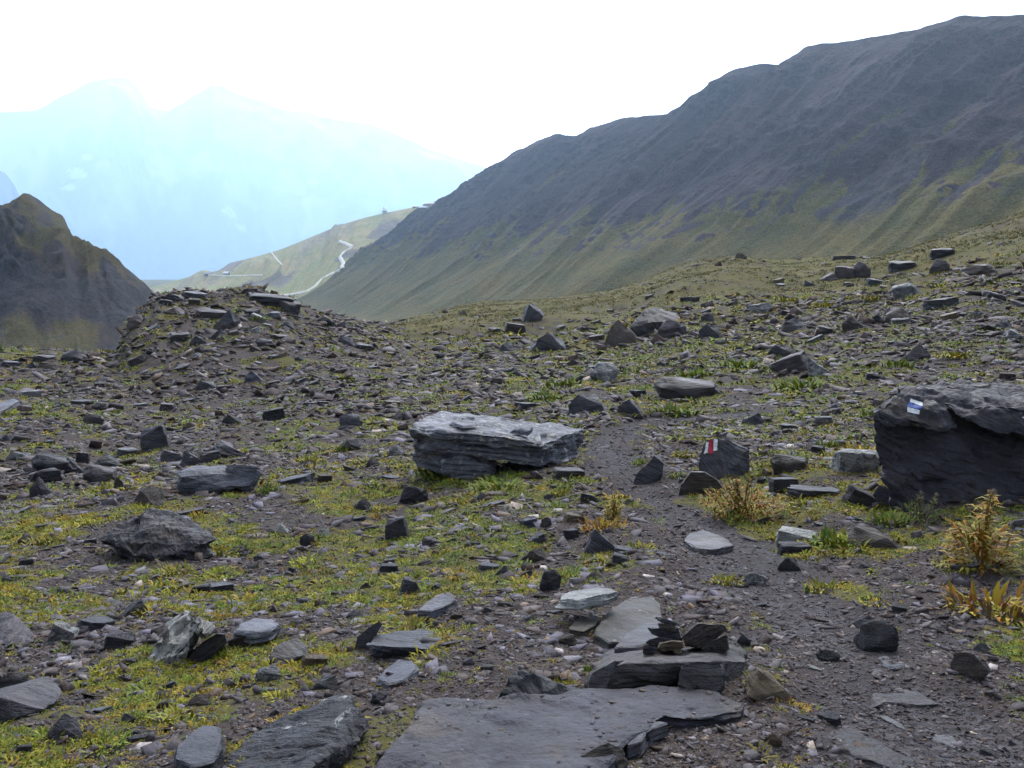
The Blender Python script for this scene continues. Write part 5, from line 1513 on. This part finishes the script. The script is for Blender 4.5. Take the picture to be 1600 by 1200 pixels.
SEEN_PLANTS = """1140 915 70 40 yellow|bright yellow green leafy clump on the trail's inner bank
1300 925 90 50 yellow|trailing yellow green plant spilling over the trail's outer bank
1322 855 110 40 green|wide green clump between the white crusted rock and the brown log
1410 822 110 34 green|lush green plants in the hollow under the dark marked boulder
1575 968 190 70 rusty|big orange yellow bush at the edge of view above the trail
1500 885 80 34 yellow|low yellow green leaves before the brown gravel bank
700 1060 44 26 green|round green grass cushion beside the pale slab
640 985 100 34 yellow|yellow and orange mat growing along the rounded pale slab
580 1010 50 40 rusty|rusty orange leaved plant left of the rounded pale slab
880 1075 60 28 yellow|yellow green sprig behind the black jagged stone
930 1060 66 36 green|green leaves in the hollow before the cairn block
1200 1072 80 34 yellow|mossy yellow clump by the orange brown wedge slab
1240 1110 70 22 rusty|dry ochre leaves beside the small grey trail slab
480 1080 60 24 yellow|yellow orange mat above the lichen blotched ridge
120 1170 90 40 yellow|yellow flowering clump at the grey triangular rock
100 1020 50 22 green|green moss below the pale crumbly stone
690 748 110 34 green|dark green leaves under the big layered boulder's supports
780 768 110 34 green|green plants filling the big layered boulder's shaded gap
880 775 60 26 yellow|yellow green sprigs before the dark gap's end
600 800 60 36 yellow|bushy yellow plant beside a dark meadow stone
585 812 40 24 rusty|reddish leaved plant close to the bushy yellow plant
480 722 60 30 yellow|orange tipped green plant near the twin lobed pale slab
540 705 50 28 green|green tuft around a small grey block before the gravel
945 830 90 36 rusty|orange and green mat on the bank under the tilted trail slab
960 880 80 26 yellow|yellow mat just below the tilted trail slab
1005 725 40 44 green|green sprig standing behind the leaning trail slab
1060 748 44 34 green|pale green leaves between the leaning slab and red marked stone
1070 715 50 40 yellow|yellow green leaves behind the red marked stone
1200 745 40 26 green|green leaves at the red marked stone's dark side
1300 700 60 26 green|green tuft above the white veined rock
1160 575 90 26 green|bright green patch below the split grey stone
880 605 80 26 green|green leafy patch around the pale flattened boulder
860 625 90 24 green|green carpet just behind the big layered boulder
1090 590 90 24 green|green patch on the gravelly slate mound's uphill rim
1260 610 110 34 green|green patch below the violet boulder with the white top
1410 575 60 26 green|round green clump before the rounded violet boulder
1500 560 80 24 yellow|yellow green band uphill of the rounded violet boulder
1060 650 100 26 green|green patch crossing the faint upper trail
1290 480 50 20 yellow|yellow green weeds before the brown dome boulder
1240 470 70 22 yellow|yellow weeds among rocks under the grass edge
1370 470 50 22 yellow|two joined yellow tufts near the pale squared block
1480 660 60 20 yellow|thin yellow weeds just above the dark marked boulder
330 870 90 30 yellow|bright yellow green plants at the dark crumpled rock's foot
265 900 80 28 yellow|yellow plants before the dark crumpled rock
370 860 60 26 green|green plants at the dark crumpled rock's point
150 770 60 28 yellow|yellow plant under the rounded brownish boulder
420 770 50 26 green|green plants at the log shaped slate's foot
240 960 90 26 yellow|yellow green leaves uphill of the white edged fractured rock
350 970 50 24 rusty|orange plant between the fractured rock and light rimmed slab
460 985 50 24 yellow|yellow plants beside the light rimmed slab
560 900 60 22 yellow|yellow mat in the lower meadow
720 790 70 24 yellow|yellow mat before the smooth humped rock
60 850 70 24 yellow|yellow tuft on the slope before the edge of view
20 900 50 26 yellow|orange yellow tuft at the edge of view above a cream edged slab
160 545 50 18 yellow|yellow grass at the knoll's foot on the low crest
400 500 50 14 green|green patch high on the knoll face
1330 760 50 24 yellow|yellow leaves before the flat brown tilted block
1370 650 60 24 green|green weeds just behind the dark marked boulder's upper end""".split("\n")
rp = random.Random(31)
for ln in SEEN_PLANTS:
    a, lab = ln.split("|")
    cx, by, w, h, kd = a.split()
    cx, by, w, h = float(cx), float(by), float(w), float(h)
    p, t = pix(cx, by)
    nsub = 1
    o = bpy.data.objects.new("alpine_plant", rp.choice(LOW[kd]))
    COL.objects.link(o)
    sw = w * t / F
    o.scale = (sw * .92, sw * .75, min(h * t / F, sw * .42) / .24)
    o.rotation_euler.z = rp.uniform(0, 6.28) if w < 50 else rp.uniform(-.3, .3)
    p = p + np.array([0, sw * .22, 0])
    o.location = (p[0], p[1], float(ground_at(p[0], p[1])) - .01)
    k = rp.uniform(1.15, 1.5)
    o.color = (k, k, k, 1)
    o["label"], o["category"], o["group"], o["kind"] = lab.replace(" left of ", " by "), "plant", "alpine plants among the stones", "thing"

# -- tall withered thistles with woolly heads
def thistle(cx, by, t_, hgt, wid, stems, heads, seed, label, lcols, headc):
    r = random.Random(seed)
    p, t = pix(cx, by)
    root = add("thistle_plant", None, label=label, cat="plant", group="tall withered thistles by the trail", kind="thing", loc=p)
    V, Fq, C = leafy(seed, int(70 * stems), wid * .55, (.0, 1.3), (hgt * .12, hgt * .26), (hgt * .03, hgt * .06), (.3, 1.2), lcols, hgt * .45)
    me = plant_mesh("leaves", V, Fq, C)
    add("leaves", me, None, root)
    for s in range(stems):
        a, q = r.uniform(0, 6.28), wid * r.uniform(.05, .45)
        top = np.array([q * math.cos(a), q * math.sin(a) * .7, hgt * r.uniform(.62, 1.0)])
        b = top * .25
        b[2] = -.01
        pts = [b * (1 - u) + top * u + np.array([0, 0, .1 * hgt * math.sin(3.14 * u)]) for u in (0, .35, .7, 1)]
        V, Fq, C = [], [], []
        tube(V, Fq, C, pts, .005, .003, BR)
        for k in range(22):
            u = r.uniform(.2, .95)
            bp = b * (1 - u) + top * u + np.array([0, 0, .1 * hgt * math.sin(3.14 * u)])
            c = r.choice(lcols)
            leaf(V, Fq, bp, r.uniform(0, 6.28), r.uniform(.1, 1.0), hgt * r.uniform(.1, .22), hgt * .05, r.uniform(.4, 1.3), C, c)
        st = add("stem", plant_mesh("stem", V, Fq, C), None, root)
        if s < heads:
            V, Fq, C = [], [], []
            R_ = .016 + .006 * r.random()
            for k in range(90):
                ph, th = r.uniform(0, 6.28), math.acos(r.uniform(-.6, 1))
                c = tuple(x * r.uniform(.7, 1.2) for x in headc)
                d = np.array([math.sin(th) * math.cos(ph), math.sin(th) * math.sin(ph), math.cos(th)])
                sdv = np.cross(d, [.3, .5, .8])
                k0 = len(V)
                ctr = top + np.array([0, 0, R_ * .6])
                V += [ctr + d * R_ * .25 - sdv * .003, ctr + d * R_ * .25 + sdv * .003, ctr + d * R_ * r.uniform(.9, 1.25)]
                Fq.append((k0, k0 + 1, k0 + 2))
                C += [c] * 3
            add("flower_head", plant_mesh("flower_head", V, Fq, C), None, root)
thistle(1160, 805, 0, .30, .52, 12, 8, 401, "rusty withered thistle clump with brown woolly heads before the red marked stone", [O1, R1, Y1, O1, G3, G1], (0.20, 0.14, 0.085))
thistle(1530, 885, 0, .42, .26, 5, 5, 402, "tall yellow withered thistle with pale fluffy heads before the dark boulder", [Y1, O1, O1, Y2, G3], (0.36, 0.29, 0.24))
thistle(1440, 818, 0, .20, .30, 5, 4, 403, "small thistle with round greyish heads in the hollow under the dark boulder", [G2, G1, BR], (0.36, 0.30, 0.25))
thistle(958, 812, 0, .24, .10, 3, 0, 404, "slender single yellow stalk standing by the trail's inner edge", [Y1, Y2], (0.3, 0.2, 0.1))
# -- dry grass blades over the black jagged stone
def blades(cx, by, n, L_, label):
    p, t = pix(cx, by)
    r = random.Random(n)
    V, Fq, C = [], [], []
    for k in range(n):
        b = np.array([r.uniform(-.12, .12), r.uniform(-.02, .05), 0])
        a = r.uniform(-.5, .5) + (0 if r.random() < .5 else 3.14)
        pts = [b + np.array([math.cos(a) * u * u * L_ * .6, -.02 * u, L_ * (u - .55 * u * u)]) for u in (0, .35, .7, 1)]
        tube(V, Fq, C, pts, .0022, .001, (0.36, 0.30, 0.16), 4)
    o = add("dry_grass", plant_mesh("dry_grass", V, Fq, C), None, label=label, cat="grass", kind="thing", loc=p)
blades(835, 1062, 7, .16, "few bleached grass blades bending over the black jagged stone")
# ------------------------------------------------------------------ the air
def haze_box():
    bm = bmesh.new()
    x0, x1, y0, y1, z0, z1 = -19000, 19000, -6000, 19500, -2600, 3800
    bmesh.ops.create_cube(bm, size=1, matrix=Matrix.Translation(((x0 + x1) / 2, (y0 + y1) / 2, (z0 + z1) / 2)) @ Matrix.Diagonal((x1 - x0, y1 - y0, z1 - z0, 1)))
    me = bpy.data.meshes.new("haze")
    bm.to_mesh(me)
    m = bpy.data.materials.new("haze_air")
    m.use_nodes = True
    t = m.node_tree
    t.nodes.clear()
    o = t.nodes.new("ShaderNodeOutputMaterial")
    v = t.nodes.new("ShaderNodeVolumePrincipled")
    v.inputs["Color"].default_value = HAZE_COL
    v.inputs["Density"].default_value = HAZE_DENSITY
    v.inputs["Anisotropy"].default_value = HAZE_G
    t.links.new(v.outputs[0], o.inputs["Volume"])
    add("haze", me, m, kind="stuff", label="bluish mountain air between here and the far range", cat="haze")
HAZE_COL = (0.56, 0.78, 1.0, 1)
HAZE_G = 0.62
haze_box()
